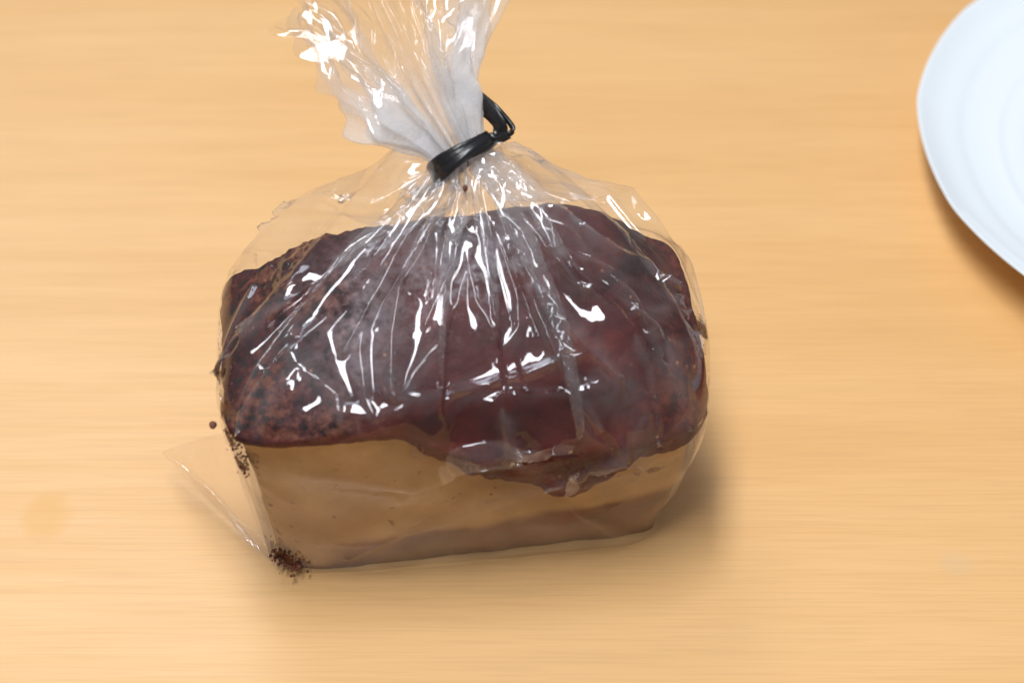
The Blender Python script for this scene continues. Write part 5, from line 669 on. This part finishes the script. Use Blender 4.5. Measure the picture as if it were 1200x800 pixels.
10,2,9,-6,0,-5,8,1,7,-4,10,-23,3,-9,-5,-2,-9,10,3,-3,-3,-2,3,14,-4,-20,11,12,6,-23,8,4,2,-3,3,-9,-3,-14,8,-13,7,3,15,-9,1,-17,0,9,5,5,8,-16,3,-17,-2,16,-3,-7,
-18,-7,13,7,-4,12,-3,18,15,-6,-5,0,15,-2,5,-10,9,-10,5,-14,3,16,-6,-12,4,8,15,-22,-7,-12,1,8,9,-5,24,0,-5,-5,-15,8,13,4,-2,-20,14,14,7,4,11,12,-24,11,-11,1,-12,
11,10,-18,-1,6,-11,-23,-1,13,2,5,20,-5,-3,6,4,-9,-11,-16,-16,2,4,-10,-20,-4,12,14,18,-21,13,2,13,5,-4,12,-7,-13,3,9,18,-6,-8,10,16,5,-12,-17,-10,-20,1,-28,2,9,
15,3,13,-13,3,-9,12,1,16,-11,24,-7,15,6,-2,-4,-6,5,3,-3,1,10,5,-7,-13,6,-1,6,1,-6,-8,-1,2,25,-18,0,-7,-1,-26,2,-8,14,-2,26,-11,7,-18,4,-9,2,31,-10,-10,-1,-14,
-12,-13,-5,14,3,4,-11,-8,7,-3,-12,17,9,-8,-11,-11,8,2,-2,10,8,1,6,-12,6,-20,14,5,-3,-1,15,-3,1,-20,4,-1,6,-4,-15,19,0,6,10,7,3,5,6,15,-19,-23,1,1,21,0,-16,6,3,
12,-4,-8,-18,10,4,18,8,2,8,-12,-7,-9,-7,3,16,12,-5,-13,15,11,-1,-10,-17,-1,17,5,10,-8,11,-9,-15,-5,11,1,-13,1,12,1,-10,5,-3,1,2,10,19,-17,6,-8,-13,-20,9,-3,18,
-5,9,-1,-13,-9,-13,8,-10,1,10,20,-11,-9,-14,8,6,24,-9,-4,-2,19,0,3,-10,2,4,3,-18,8,-6,14,-7,7,6,-13,8,-4,-12,-16,6,8,16,-11,-16,-17,3,7,-1,4,16,-3,-2,-23,6,4,
16,-4,-4,13,15,-2,-6,-14,-17,13,-5,10,0,4,8,0,6,7,-6,-1,-4,-12,0,0,9,-8,-11,9,-1,-3,5,2,9,-23,11,1,2,7,8,-14,-12,0,10,-14,-7,-4,18,3,12,9,3,1,-11,2,-5,-13,-11,
13,4,9,-4,2,-1,-4,-7,-14,3,16,3,11,4,-1,-9,-7,-9,13,0,12,-15,-14,-1,-11,-3,-5,12,-1,0,-27,-9,-1,12,21,11,-10,8,5,13,14,0,-16,-13,-12,-7,-17,-14,0,-3,16,14,-12,
-8,2,16,-4,25,-5,6,-6,12,15,-5,-13,-3,-2,9,-1,10,7,2,-4,-15,-12,-1,7,11,-3,20,0,14,-23,-6,-9,-1,-17,3,-3,-2,-1,-11,12,16,-1,0,-1,0,0,0,0,0,0,0,-1,0,0,0,0,0,0,0,
0,1,1,0,-1,0,1,0,-1,-1,0,1,0,0,-1,0,1,0,1,-1,0,-1,0,0,0,0,0,0,0,0,0,0,0,1,0,0,-1,1,0,1,-1,0,0,0,0,-1,0,0,0,1,1,0,-1,0,0,0,-1,0,0,1,1,0,-1,-1,0,1,0,1,-1,0,-1,0,
0,0,0,0,0,0,1,1,1,-1,-1,0,1,0,-1,0,0,1,-1,0,-1,1,0,1,-1,0,-1,0,0,0,0,0,0,0,0,0,1,0,0,-1,0,0,0,0,0,1,0,0,-1,0,0,0,0,0,0,0,0,0,0,0,1,1,1,-1,-1,-1,1,0,1,-1,0,-1,0,
0,0,0,0,1,1,1,-1,-1,-1,1,1,1,-1,-1,-1,1,0,0,0,0,1,-1,0,-1,0,1,1,0,-1,-1,1,1,1,-1,-1,-1,0,1,0,1,-1,0,0,0,0,-1,1,0,0,-1,0,1,0,0,-1,1,0,1,-1,1,0,1,-1,-1,-1,0,0,1,
0,1,-1,0,-1,0,0,1,0,0,-1,1,0,1,-1,1,-1,0,-1,1,1,0,-1,-1,0,0,0,0,0,0,0,0,1,0,0,0,0,1,-1,0,-1,0,0,0,0,0,0,0,0,1,0,0,-1,1,1,1,-1,-1,0,0,1,-1,0,-1,1,0,0,0,0,0,-1,0,
0,1,1,0,0,-1,0,-1,0,0,1,1,0,-1,0,0,0,-1,1,0,0,-1,0,0,0,1,1,0,0,0,1,-1,0,-1,0,-1,0,0,0,0,0,0,1,0,0,0,0,1,0,0,0,-1,0,-1,0,0,1,0,0,0,0,0,0,0,1,0,0,-1,-1,1,0,0,-1,
0,1,1,0,-1,-1,0,0,1,0,0,-1,1,1,0,0,-1,0,0,0,0,-1,1,0,0,-1,0,1,0,0,-1,0,0,0,0,0,0,0,0,0,0,1,0,1,-1,0,-1,0,0,0,0,0,0,1,1,0,0,-1,0,-1,0,1,0,0,-1,0,0,0,0,1,0,0,-1,
0,1,0,0,-1,0,0,0,1,1,0,-1,-1,0,0,0,0,0,0,0,1,0,0,-1,1,0,0,-1,0,0,1,1,1,-1,0,-1,0,-1,0,0,0,0,0,0,0,1,0,0,0,0,0,0,0,0,0,0,1,
)
NC = 170; NK = 64; NRW = NK+1
_keep = [r for r in range(NK+1) if r % 2 == 0 or r >= NK-6]
_rows = np.cumsum(np.cumsum(np.array(FILM_STEPS, float).reshape(len(_keep), NC, 3), 1), 0)/100.0
G = np.zeros((NK+1, NC, 3)); G[_keep] = _rows
for r in range(1, NK-6, 2):
    a, b = (r-3 if r >= 3 else r-1), (r+3 if r+3 in _keep else r+1)
    G[r] = (9*G[r-1]+9*G[r+1]-G[a]-G[b])/16
SP = 38.27/NC
def cubic(P, k, periodic, axis):         # Catmull-Rom refinement of a grid of points
    P = np.moveaxis(P, axis, 0); n = len(P)
    if periodic: t = np.arange(n*k)/k
    else: t = np.arange((n-1)*k+1)/k
    i = np.minimum(t.astype(int), n-1 if periodic else n-2); f = (t-i)[:, None, None]
    g = (lambda q: P[q % n]) if periodic else (lambda q: P[np.clip(q, 0, n-1)])
    a, b, c, d = g(i-1), g(i), g(i+1), g(i+2)
    out = .5*((2*b)+(c-a)*f+(2*a-5*b+4*c-d)*f*f+(3*b-a-3*c+d)*f**3)
    return np.moveaxis(out, 0, axis)
def grid_normals(A):
    du = np.roll(A, -1, 1)-np.roll(A, 1, 1); dv = np.gradient(A, axis=0)
    n = np.cross(du, dv); return n/np.maximum(np.linalg.norm(n, axis=2, keepdims=True), 1e-9)
def project(A):
    f = 600/math.tan(R(14)); fw = np.array([0, math.cos(ELEV), -math.sin(ELEV)]); up = np.array([0, math.sin(ELEV), math.cos(ELEV)])
    d = A-camC; z = d@fw
    return 600+f*d[..., 0]/z, 400-f*(d@up)/z, z
# creases seen in the photograph: (height cm, half width cm, points); each is laid on the film's front face
FOLDS = [
 (.20,.15,[(538,252),(500,288),(466,322)]),
 (.16,.09,[(466,322),(463,380),(459,440),(463,463)]),
 (.15,.08,[(463,463),(530,455),(600,430),(650,414),(692,399)]),
 (.07,.05,[(424,330),(421,400),(429,462),(440,486),(480,468)]),
 (.10,.07,[(352,382),(340,412),(372,440),(396,462),(400,492)]),
 (.06,.05,[(476,452),(484,418),(505,388),(530,350),(545,310)]),
 (.06,.05,[(548,300),(560,345),(590,392),(606,366)]),
 (.05,.04,[(606,366),(604,330),(590,290),(575,250)]),
 (.18,.07,[(548,215),(600,290),(660,365),(720,440),(728,532),(640,563)]),
 (.17,.06,[(575,215),(640,270),(690,330),(760,385),(800,500)]),
 (.17,.06,[(585,205),(650,245),(720,290),(790,340)]),
 (.16,.05,[(585,215),(640,270),(700,310),(800,372)]),
 (.10,.07,[(600,175),(660,200),(710,228),(750,285)]),
 (.05,.04,[(645,372),(668,430),(690,510),(726,534)]),
 (.06,.05,[(692,399),(710,460),(730,520)]),
 (.06,.05,[(742,395),(760,430),(770,500),(740,560)]),
 (.06,.06,[(730,345),(765,370),(795,352)]),
 (.06,.05,[(620,530),(638,562),(600,520),(590,480)]),
 (.18,.07,[(505,205),(450,235),(425,270),(400,310),(340,350),(290,390),(262,440)]),
 (.17,.06,[(510,220),(450,255),(415,300),(370,350),(310,440),(285,500)]),
 (.15,.05,[(492,200),(440,222),(390,236),(340,246),(300,265)]),
 (.06,.05,[(262,520),(256,460),(272,400),(300,340)]),
 (.05,.05,[(380,400),(352,420),(310,480),(300,510)]),
 (.05,.12,[(405,655),(470,618),(560,592),(640,566),(720,548),(800,525)]),
 (.10,.22,[(700,425),(738,480),(750,545)]),
 (.10,.22,[(775,400),(800,470),(800,540)]),
 (.15,.05,[(565,215),(600,300),(650,400),(700,500)]),
 (.15,.05,[(595,215),(660,265),(735,350),(780,440)]),
 (.14,.05,[(520,225),(470,270),(430,330),(400,400)]),
 (.05,.05,[(560,205),(556,250),(520,310),(500,360)]),
]
def seg_dist(P, A, B):
    ab = B-A; t = np.clip(((P-A)@ab)/max(ab@ab, 1e-9), 0, 1)
    return np.linalg.norm(P-(A+t[..., None]*ab), axis=-1), t
def blur(A, n, r):
    for _ in range(n):
        P = np.concatenate([A[:1]]*r+[A]+[A[-1:]]*r); c = np.cumsum(np.concatenate([P[:1]*0, P]), 0)
        A = (c[2*r+1:]-c[:-2*r-1])/(2*r+1)
        P = np.concatenate([A[:, -r:], A, A[:, :r]], 1); c = np.cumsum(np.concatenate([P[:, :1]*0, P], 1), 1)
        A = (c[:, 2*r+1:]-c[:, :-2*r-1])/(2*r+1)
    return A
def crease(A, N, folds, rnd):
    px, py, z = project(blur(A, 2, 9)) if folds else project(A)
    facing = (N@np.array([0, -math.cos(ELEV), math.sin(ELEV)])) > .0
    global FH
    FH = np.zeros(A.shape[:2]); disp = np.zeros(A.shape[:2]); calm = np.zeros(A.shape[:2])
    SM = blur(A, 2, 4); N = grid_normals(blur(A, 2, 7)); BIG = blur(A, 3, 11)
    for h, w, pts in folds:
        h *= 1.9; w = w*1.5+.05
        Q = []
        for (x, y) in pts:
            c = (px-x)**2+(py-y)**2 + np.where(facing, 0, 4000) + (z-z.min())*6
            Q.append(BIG[np.unravel_index(np.argmin(c), c.shape)])
        d = np.full(A.shape[:2], 9.)
        for q in range(len(Q)-1):
            dd, t = seg_dist(BIG, Q[q], Q[q+1])
            tt = (q+t)/(len(Q)-1)
            fade = np.clip(np.minimum(tt, 1-tt)*7+.35, 0, 1)
            dd = dd/np.maximum(fade, .3)
            d = np.minimum(d, dd)
        calm = np.maximum(calm, np.exp(-(d/(.40 if pts[-1] in ((692,399), (463,463)) else .22))**2)*facing)
        disp = np.maximum(disp, h*np.exp(-np.sqrt((d/w)**2+.04)+.2)*facing)
        if folds: FH[:] = np.maximum(FH, np.exp(-(d/(w*1.6))**2)*facing*min(1, h/.15))
    # many small random creases all over
    rs = np.random.RandomState(4)
    H_, W_ = A.shape[:2]
    for i in range(rnd):
        j, k = rs.randint(H_*.12, H_), rs.randint(W_)
        P0 = A[j, k]; ang = rs.normal(0, .9); ln = rs.uniform(.3, 1.8)
        j2 = int(np.clip(j+math.cos(ang)*ln/SP*REF, 0, H_-1)); k2 = int(k+math.sin(ang)*ln/SP*REF) % W_
        P1 = A[j2, k2]
        if np.linalg.norm(P1-P0) > ln*2: continue
        d, t = seg_dist(A, P0, P1)
        w = rs.uniform(.06, .16); h = w*rs.uniform(.1, .45)
        disp += h*np.exp(-np.sqrt((d/w)**2+.04)+.2)*(1-calm*.9)
    calm = calm[..., None]
    if folds:
        lo = (1-smooth(.66, .97, np.arange(H_)/H_))[:, None, None]
        front = (smooth(-.1, .5, N@np.array([0, -math.cos(ELEV), math.sin(ELEV)])))[..., None]
        VB = blur(A, 3, 9)
        A = A*(1-lo*.85)+SM*lo*.85
        A = A*(1-lo*front*.8)+(VB+N*.10)*lo*front*.8
        # the shoulders are drawn in towards the straight pull from the tie to the edges
        xs_, ys_ = A[..., 0]-.1, A[..., 1]-2.5; th_ = np.arctan2(ys_, xs_); rho = np.hypot(xs_, ys_)
        ed = np.array([min((6.1-(.1 if math.cos(t) > 0 else -.1))/max(abs(math.cos(t)), 1e-3), (1.3 if math.sin(t) > 0 else 5.9)/max(abs(math.sin(t)), 1e-3)) for t in np.linspace(-math.pi, math.pi, 181)])
        edge = np.interp(th_, np.linspace(-math.pi, math.pi, 181), ed)
        zc = 10-(10-6.9)*np.clip(rho/edge, 0, 1)+.15
        over = np.maximum(A[..., 2]-zc, 0)*(A[..., 2] > 6.6)*lo[..., 0]
        A[..., 2] -= over*.55
        # the slack film sags on to the middle of the crust
        xl = A[..., 0]*math.cos(YAW)+A[..., 1]*math.sin(YAW); yl = -A[..., 0]*math.sin(YAW)+A[..., 1]*math.cos(YAW)
        mk = smooth(-4.4, -3.2, xl)*(1-smooth(2.4, 4.2, xl))*smooth(-3.1, -2.6, yl)*(1-smooth(.2, 2.3, yl))*(A[..., 2] > 6)*front[..., 0]
        xs = np.linspace(-5, 5, 41); ys = np.linspace(-3, 3, 25)
        T = np.array([[H+.16+dome(x, y)-.9*float(smooth(-2.2, .6, x)*smooth(.25, .9, -y/D2))*max(abs(y)/D2, 0)**7 for x in xs] for y in ys])
        T = .25*(T+np.roll(T, 1, 0)+np.roll(T, -1, 0)+np.roll(T, 1, 1))
        fx = np.clip((xl+5)/10*40, 0, 39.99); fy = np.clip((yl+3)/6*24, 0, 23.99); ix = fx.astype(int); iy = fy.astype(int); fx -= ix; fy -= iy
        tz = (T[iy, ix]*(1-fx)+T[iy, ix+1]*fx)*(1-fy)+(T[iy+1, ix]*(1-fx)+T[iy+1, ix+1]*fx)*fy
        A[..., 2] = A[..., 2]*(1-mk*.8)+np.minimum(A[..., 2], tz)*mk*.8
        BIG = blur(A, 2, 8); N = grid_normals(BIG)
        A = A*(1-mk[..., None]*.4)+BIG*mk[..., None]*.4
    A = A*(1-calm*.94)+BIG*calm*.94
    return A+N*(disp+.035)[..., None]
from mathutils.bvhtree import BVHTree
def clear_of(A, names):                  # the film lies on the cake and the case, never in them
    A = A.copy(); sh = A.shape; P = A.reshape(-1, 3); WET = np.zeros(len(P))
    for nme in names:
        me = bpy.data.objects[nme].data
        T = BVHTree.FromPolygons([v.co/CM for v in me.vertices], [p.vertices[:] for p in me.polygons if nme == 'crust' or max(p.vertices) < len(me.vertices)//2])
        for i in range(len(P)):
            if P[i, 2] > 9: continue
            co_, n_, _, d_ = T.find_nearest(Vector(P[i]), .9)
            if co_ is None: continue
            s_ = (Vector(P[i])-co_).dot(n_)
            if -.45 < s_ < .045: P[i] = co_+n_*.045
            if -.45 < s_: WET[i] = 1-min(1, max(0, (s_-.25)/.7))
    return P.reshape(sh), WET
REF = 4
def sheet(name, j0, j1, ref, folds, rnd, parent):
    A = cubic(cubic(G[j0:j1+1], ref, True, 1), ref, False, 0)
    N = grid_normals(A)
    if folds or rnd: A = crease(A, N, folds, rnd)
    if folds:
        k_ = 1-.065*(1-smooth(0, 2.6, A[..., 2])); A[..., 0] = (A[..., 0])*(1+(k_-1)*.5); A[..., 1] *= k_
    if folds: A, WET = clear_of(A, ('crust',))
    h_, w_ = A.shape[:2]
    j = np.arange(h_-1)[:, None]; k = np.arange(w_)[None]
    a = j*w_+k; b = j*w_+(k+1) % w_
    F = np.stack([a, b, b+w_, a+w_], -1).reshape(-1, 4)
    m = bpy.data.meshes.new(name); nv = h_*w_; nf = len(F)
    m.vertices.add(nv); m.vertices.foreach_set('co', (A*CM).astype(np.float32).ravel())
    m.loops.add(nf*4); m.loops.foreach_set('vertex_index', F.astype(np.int32).ravel())
    m.polygons.add(nf); m.polygons.foreach_set('loop_start', np.arange(nf, dtype=np.int32)*4)
    m.update(calc_edges=True); m.polygons.foreach_set('use_smooth', np.ones(nf, bool))
    m.materials.append(M_FILM)
    o = bpy.data.objects.new(name, m); COL.objects.link(o); o.parent = parent
    d = (np.arange(h_)/ref+j0-NK)*SP
    hz = np.where(d > 0, .5*np.exp(-(d/3.0)**3), .20*np.exp(-np.abs(d)/2.0))
    hz = np.repeat(hz, w_)+(FH.ravel()*.09 if folds else 0)
    o.data.attributes.new('haze', 'FLOAT', 'POINT').data.foreach_set('value', hz.astype(np.float32))
    if folds:
        N2 = grid_normals(blur(A, 2, 4)).reshape(-1, 3)
        sme = np.zeros(len(N2)); AP = A.reshape(-1, 3)
        for (x, y, z, r_) in ((270, 512, 5.7, .42), (284, 541, 4.9, .40), (330, 652, .5, .75), (264, 478, 6.2, .5), (266, 430, 6.4, .55), (290, 400, 6.6, .5), (822, 385, 6.4, .4)):
            sme = np.maximum(sme, np.exp(-(np.linalg.norm(AP-at(x, y, z), axis=1)/r_)**2))
        o.data.attributes.new('smear', 'FLOAT', 'POINT').data.foreach_set('value', sme.astype(np.float32))
        WET = WET*smooth(-.58, -.78, N2[:, 1])
        o.data.attributes.new('wet', 'FLOAT', 'POINT').data.foreach_set('value', WET.astype(np.float32))
    return o
bag = empty('plastic_bag')
tag(bag, 'clear crinkled plastic bag gathered at the neck around the cake', 'bag')
sheet("bag_body", 0, NK, REF, FOLDS, 120, bag)
# the gathered tuft above the tie: pleats fanning out of the ring, flattening and opening into a thin frill
NECK = np.array([.1, 2.5, 10.0])
def unit(v): v = np.array(v, float); return v/np.linalg.norm(v)
AX = unit((-.53, .62, .58)); E1 = unit(np.array([1., 0, 0])-AX*AX[0]); E2 = np.cross(AX, E1)
def frill():
    ring = G[NK]-NECK; uu, vv = ring@E1, ring@E2
    ang = np.unwrap(np.arctan2(vv, uu)); rr = np.hypot(uu, vv); rf = rr/rr.max()
    LEN = 5.3; n = int(LEN/SP*1.6); rows = []
    for q in range(n+1):
        d = LEN*q/n
        a = .80+.80*float(smooth(0, 2.2, d))+.16*d; b = .72+.28*float(smooth(0, 2, d))+.10*d
        op = float(smooth(.3, 5.5, d))
        row = []
        for k in range(NC):
            th = ang[k]; c_, s_ = math.cos(th), math.sin(th)
            lob = noise.fractal(Vector((c_*1.3+4, s_*1.3, d*.22)), 1, 2, 3)
            rip = noise.fractal(Vector((c_*3.2, s_*3.2, d*.35+7)), 1, 2, 3)
            fine = noise.fractal(Vector((c_*9, s_*9, d*.9+2)), 1, 2, 2)
            f_ = rf[k]*(1-op)+op*(.80+.55*rip)
            f_ *= 1+.40*lob*min(1, d/1.5)+.22*fine*min(1, d)
            aa = a*(1+(.05*float(smooth(.2, 1, -c_))-.30*float(smooth(.1, .9, c_)))*float(smooth(.4, 2.2, d)))
            aa += 1.5*float(smooth(1.3, 3.0, d)*smooth(.80, .985, c_))+.45*float(smooth(.5, 1.7, d)*smooth(.80, .985, -c_))
            sway = Vector((0, 0, 0))
            P_ = NECK+AX*(d*(1+.22*lob+.05*fine))+E1*(c_*f_*aa+.022*d*d)+E2*(s_*f_*b)
            row.append(P_)
        rows.append(row)
    return np.array(rows), LEN/n
FG, FSP = frill()
G0, SP0, NK0 = G, SP, NK
G = np.concatenate([G0[NK-1:NK], FG[0:1]*0+G0[NK:NK+1], FG[1:]]); NK_KEEP = NK; NK = 1; SP = FSP
REF = 3
sheet('bag_frill', 1, len(G)-1, REF, [], 150, bag)

def flap():
    A_, B_, C_ = at(264, 508, 6.0), at(188, 529, .9), at(318, 655, .15)
    n, mm = 46, 24; V = []; F = []
    for i in range(n+1):
        s = i/n
        base = A_*(1-s)+C_*s
        tipw = (s/.36 if s < .36 else (1-s)/.64)**.9            # widest a third of the way down
        side = (B_-(A_*.64+C_*.36))*tipw
        for k in range(2*mm):
            a = 2*math.pi*k/(2*mm); q = .5-.5*math.cos(a)
            th = .30*math.copysign(abs(math.sin(a))**.55, math.sin(a))*(1-q*.5)*(.4+tipw)
            nrm = np.array([.1, -.75, .65])
            w = noise.fractal(Vector((s*5, q*2.2, 3+.6*(k > mm))), 1, 2, 3)*.10+.07*math.sin(s*9+q*5)
            V.append((base-side*.06+side*q*1.06+nrm*(th+w*q))*CM)
    L = 2*mm
    for i in range(n):
        for k in range(L):
            a, b = i*L+k, i*L+(k+1) % L
            F.append((a, b, b+L, a+L))
    for v in V: v[2] = max(v[2], .0004)
    o = mesh('bag_corner', V, F, M_FILM, bag)
    o.data.attributes.new('haze', 'FLOAT', 'POINT').data.foreach_set('value', [.03]*len(V))
flap()
def glint_hem():                              # curled hem added along the corner's lower edge to catch a highlight
    pts = [at(306, 645, .25), at(290, 632, .42), at(270, 602, .55), at(248, 575, .68), at(222, 552, .80), at(194, 532, .95)]
    V = []; F = []; n = 60; m_ = 14
    for i in range(n+1):
        t = i/n*5; k = min(int(t), 4); p = pts[k]*(1-t+k)+pts[k+1]*(t-k)
        rad = .13*math.sin(math.pi*min(1, i/n*1.02+.01))**.5*(.7+.5*noise.noise(Vector((i*.17, 2, 1))))+.02
        for j in range(m_):
            a = 2*math.pi*j/m_
            V.append((p+np.array([.55*math.cos(a), .75*math.cos(a), 0])*rad+np.array([0, 0, 1])*rad*.6*math.sin(a)+np.array([.02, .03, .03])*noise.noise(Vector((i*.3, 5, 1))))*CM)
    for i in range(n):
        for j in range(m_):
            a, b = i*m_+j, i*m_+(j+1) % m_
            F.append((a, b, b+m_, a+m_))
    mesh('glint_hem', V, F, M_FILM, bag)
glint_hem()
# ------------------------------------------------------------ black tie
def plastic():
    m = NT('black_ribbon')
    w = m.n('ShaderNodeTexNoise'); w.inputs['Scale'].default_value = 900; m.l(m.obj(), w.inputs['Vector'])
    m.bsdf((.008, .008, .010), .30, m.bump(w.outputs['Fac'], .25, .0003), Specular_IOR_Level=.6)
    return m.m
M_TIE = plastic()
def strand(name, pts, w, t, parent, wide=(0, 0, 1), ribs=0, closed=False, n=90):
    """flat ribbon swept along a smooth path; w and t are half width and half thickness, cm"""
    P = np.array(pts, float); K = len(P); C_ = []
    for q in range(n+(0 if closed else 1)):
        u = q/n*(K if closed else K-1); i = int(min(u, K-1 if closed else K-2)); fr = u-i
        g = (lambda z: P[z % K]) if closed else (lambda z: P[min(max(z, 0), K-1)])
        a, b, c, d = g(i-1), g(i), g(i+1), g(i+2)
        C_.append(.5*((2*b)+(c-a)*fr+(2*a-5*b+4*c-d)*fr*fr+(3*b-a-3*c+d)*fr**3))
    C_ = np.array(C_); N_ = len(C_); M_ = 28; V = []; F = []
    for q in range(N_):
        T = (C_[(q+1) % N_]-C_[q-1]) if closed else C_[min(q+1, N_-1)]-C_[max(q-1, 0)]
        T = unit(T); Wd = unit(np.array(wide, float)-T*np.dot(wide, T)); Nn = np.cross(T, Wd)
        for k in range(M_):
            a = 2*math.pi*k/M_; c_, s_ = math.cos(a), math.sin(a)
            rb = 1+(.16*math.cos(ribs*c_*math.pi) if ribs else 0)
            tw = 1+.12*noise.noise(Vector((q*.11, 0, len(pts))))
            V.append((C_[q]+Wd*w*tw*math.copysign(abs(c_)**.7, c_)+Nn*t*rb*math.copysign(abs(s_)**.6, s_))*CM)
    for q in range(N_ if closed else N_-1):
        for k in range(M_):
            a = q*M_; b = ((q+1) % N_)*M_; k2 = (k+1) % M_
            F.append((a+k, b+k, b+k2, a+k2))
    if not closed: F += [tuple(range(M_))[::-1], tuple((N_-1)*M_+k for k in range(M_))]
    return mesh(name, V, F, M_TIE, parent)
tie = empty('bag_tie', tuple(0*NECK))
tag(tie, 'black ribbed plastic tie knotted around the neck of the clear bag', 'bag tie')
ring = [NECK+AX*.02+AX*.05*math.sin(a*2)+E1*math.cos(a)*.86+E2*math.sin(a)*.80 for a in np.linspace(0, 2*math.pi, 16, endpoint=False)]
strand('band', ring, .235, .06, tie, AX, 3, True, 120)
ring2 = [NECK+AX*(-.10+.10*math.cos(a))+E1*math.cos(a)*.90+E2*math.sin(a)*.85 for a in np.linspace(0, 2*math.pi, 16, endpoint=False)]
strand('band', ring2, .13, .06, tie, AX, 2, True, 120)
K0 = at(580, 160, 10.35)
strand('knot', [K0+np.array(p) for p in ((-.32,-.02,-.06), (-.12,-.10,.05), (.08,-.09,.04), (.22,0,.0), (.34,.02,.06))], .13, .11, tie, (0,.6,.8), 2)
strand('knot', [K0+np.array(p) for p in ((-.02,-.12,-.14), (.0,-.16,.02), (.02,-.08,.17), (.02,.06,.16))], .07, .06, tie, (1,0,0), 0)
for ox, oy, ww, zz, wd in ((0, 0, .15, 0, (.7,-.1,.7)), (7, 3, .13, .10, (.6,.2,.8)), (-6, 2, .10, -.10, (.8,0,.5))):
    strand('loop_strand', [K0+np.array((.12+ox*.008, .02, .02)), at(584+ox*.6, 143+oy, 10.55+zz), at(569+ox, 126+oy, 10.75+zz), at(553+ox, 111+oy, 10.75+zz), at(532+ox*.6, 98+oy, 10.6)], ww, .035, tie, wd, 1)
strand('loop_strand', [K0+np.array((.20, -.04, .02)), at(596, 158, 10.35), at(601, 151, 10.45), at(594, 140, 10.6), at(580, 125, 10.8), at(562, 110, 10.8), at(548, 103, 10.75)], .075, .045, tie, (.3, .5, .8), 1)
# ------------------------------------------------------------ crumbs caught in the bag
def crumb_mat():
    m = NT('crumb')
    n = m.noise(500, 3, .6)
    m.bsdf(m.ramp(n, [(.3, (.03,.008,.006)), (.7, (.20,.055,.025))]), .6)
    return m.m
M_CR = crumb_mat()
def crumb_geo(bm, c, r, rnd):
    g = bmesh.ops.create_icosphere(bm, subdivisions=1, radius=r*CM)
    sc = Vector((rnd.uniform(.6, 1.3), rnd.uniform(.6, 1.3), rnd.uniform(.5, 1)))
    for v in g['verts']:
        v.co = Vector((v.co.x*sc.x, v.co.y*sc.y, v.co.z*sc.z))*rnd.uniform(.75, 1.25)+Vector(tuple(c*CM))
rnd = random.Random(3)
bm = bmesh.new()
def cluster(p0, p1, z0, z1, spread, n, r0, r1):
    for i in range(n):
        t = rnd.random(); z = z0+(z1-z0)*t
        p = at(p0[0]+(p1[0]-p0[0])*t+rnd.gauss(0, spread), p0[1]+(p1[1]-p0[1])*t+rnd.gauss(0, spread), z)
        crumb_geo(bm, p, rnd.uniform(r0, r1), rnd)
cluster((273, 503), (286, 550), 6.0, 4.6, 5, 90, .012, .05)
cluster((283, 535), (300, 540), 5.0, 4.9, 5, 12, .02, .05)
cluster((326, 646), (352, 662), .6, .35, 8, 120, .015, .065)
cluster((318, 630), (330, 655), 1.0, .5, 4, 24, .02, .06)
cluster((272, 480), (276, 400), 6.2, 6.4, 3, 18, .02, .05)
cluster((822, 375), (818, 420), 6.5, 6.1, 3, 9, .02, .04)
me = bpy.data.meshes.new('cake_crumbs'); bm.to_mesh(me); me.materials.append(M_CR)
o = bpy.data.objects.new('cake_crumbs', me); COL.objects.link(o)
tag(o, 'brown cake crumbs caught between film and paper case at the corners', 'crumbs', kind='stuff')
for p, r, lab in ((at(545, 221, 9.95), .10, 'single red-brown crumb stuck in the film just below the black tie'),
                  (at(250, 498, 6.0), .11, 'dark crumb at the left corner of the loaf, just outside the film'),
                  (at(820, 383, 6.5), .07, 'small dark crumb stuck to the film at the right end of the loaf')):
    b2 = bmesh.new(); crumb_geo(b2, p, r, rnd); bmesh.ops.subdivide_edges(b2, edges=b2.edges[:], cuts=1, smooth=.6)
    me = bpy.data.meshes.new('crumb'); b2.to_mesh(me); me.materials.append(M_CR)
    o = bpy.data.objects.new('crumb', me); COL.objects.link(o); tag(o, lab, 'crumb', 'single crumbs on the film')
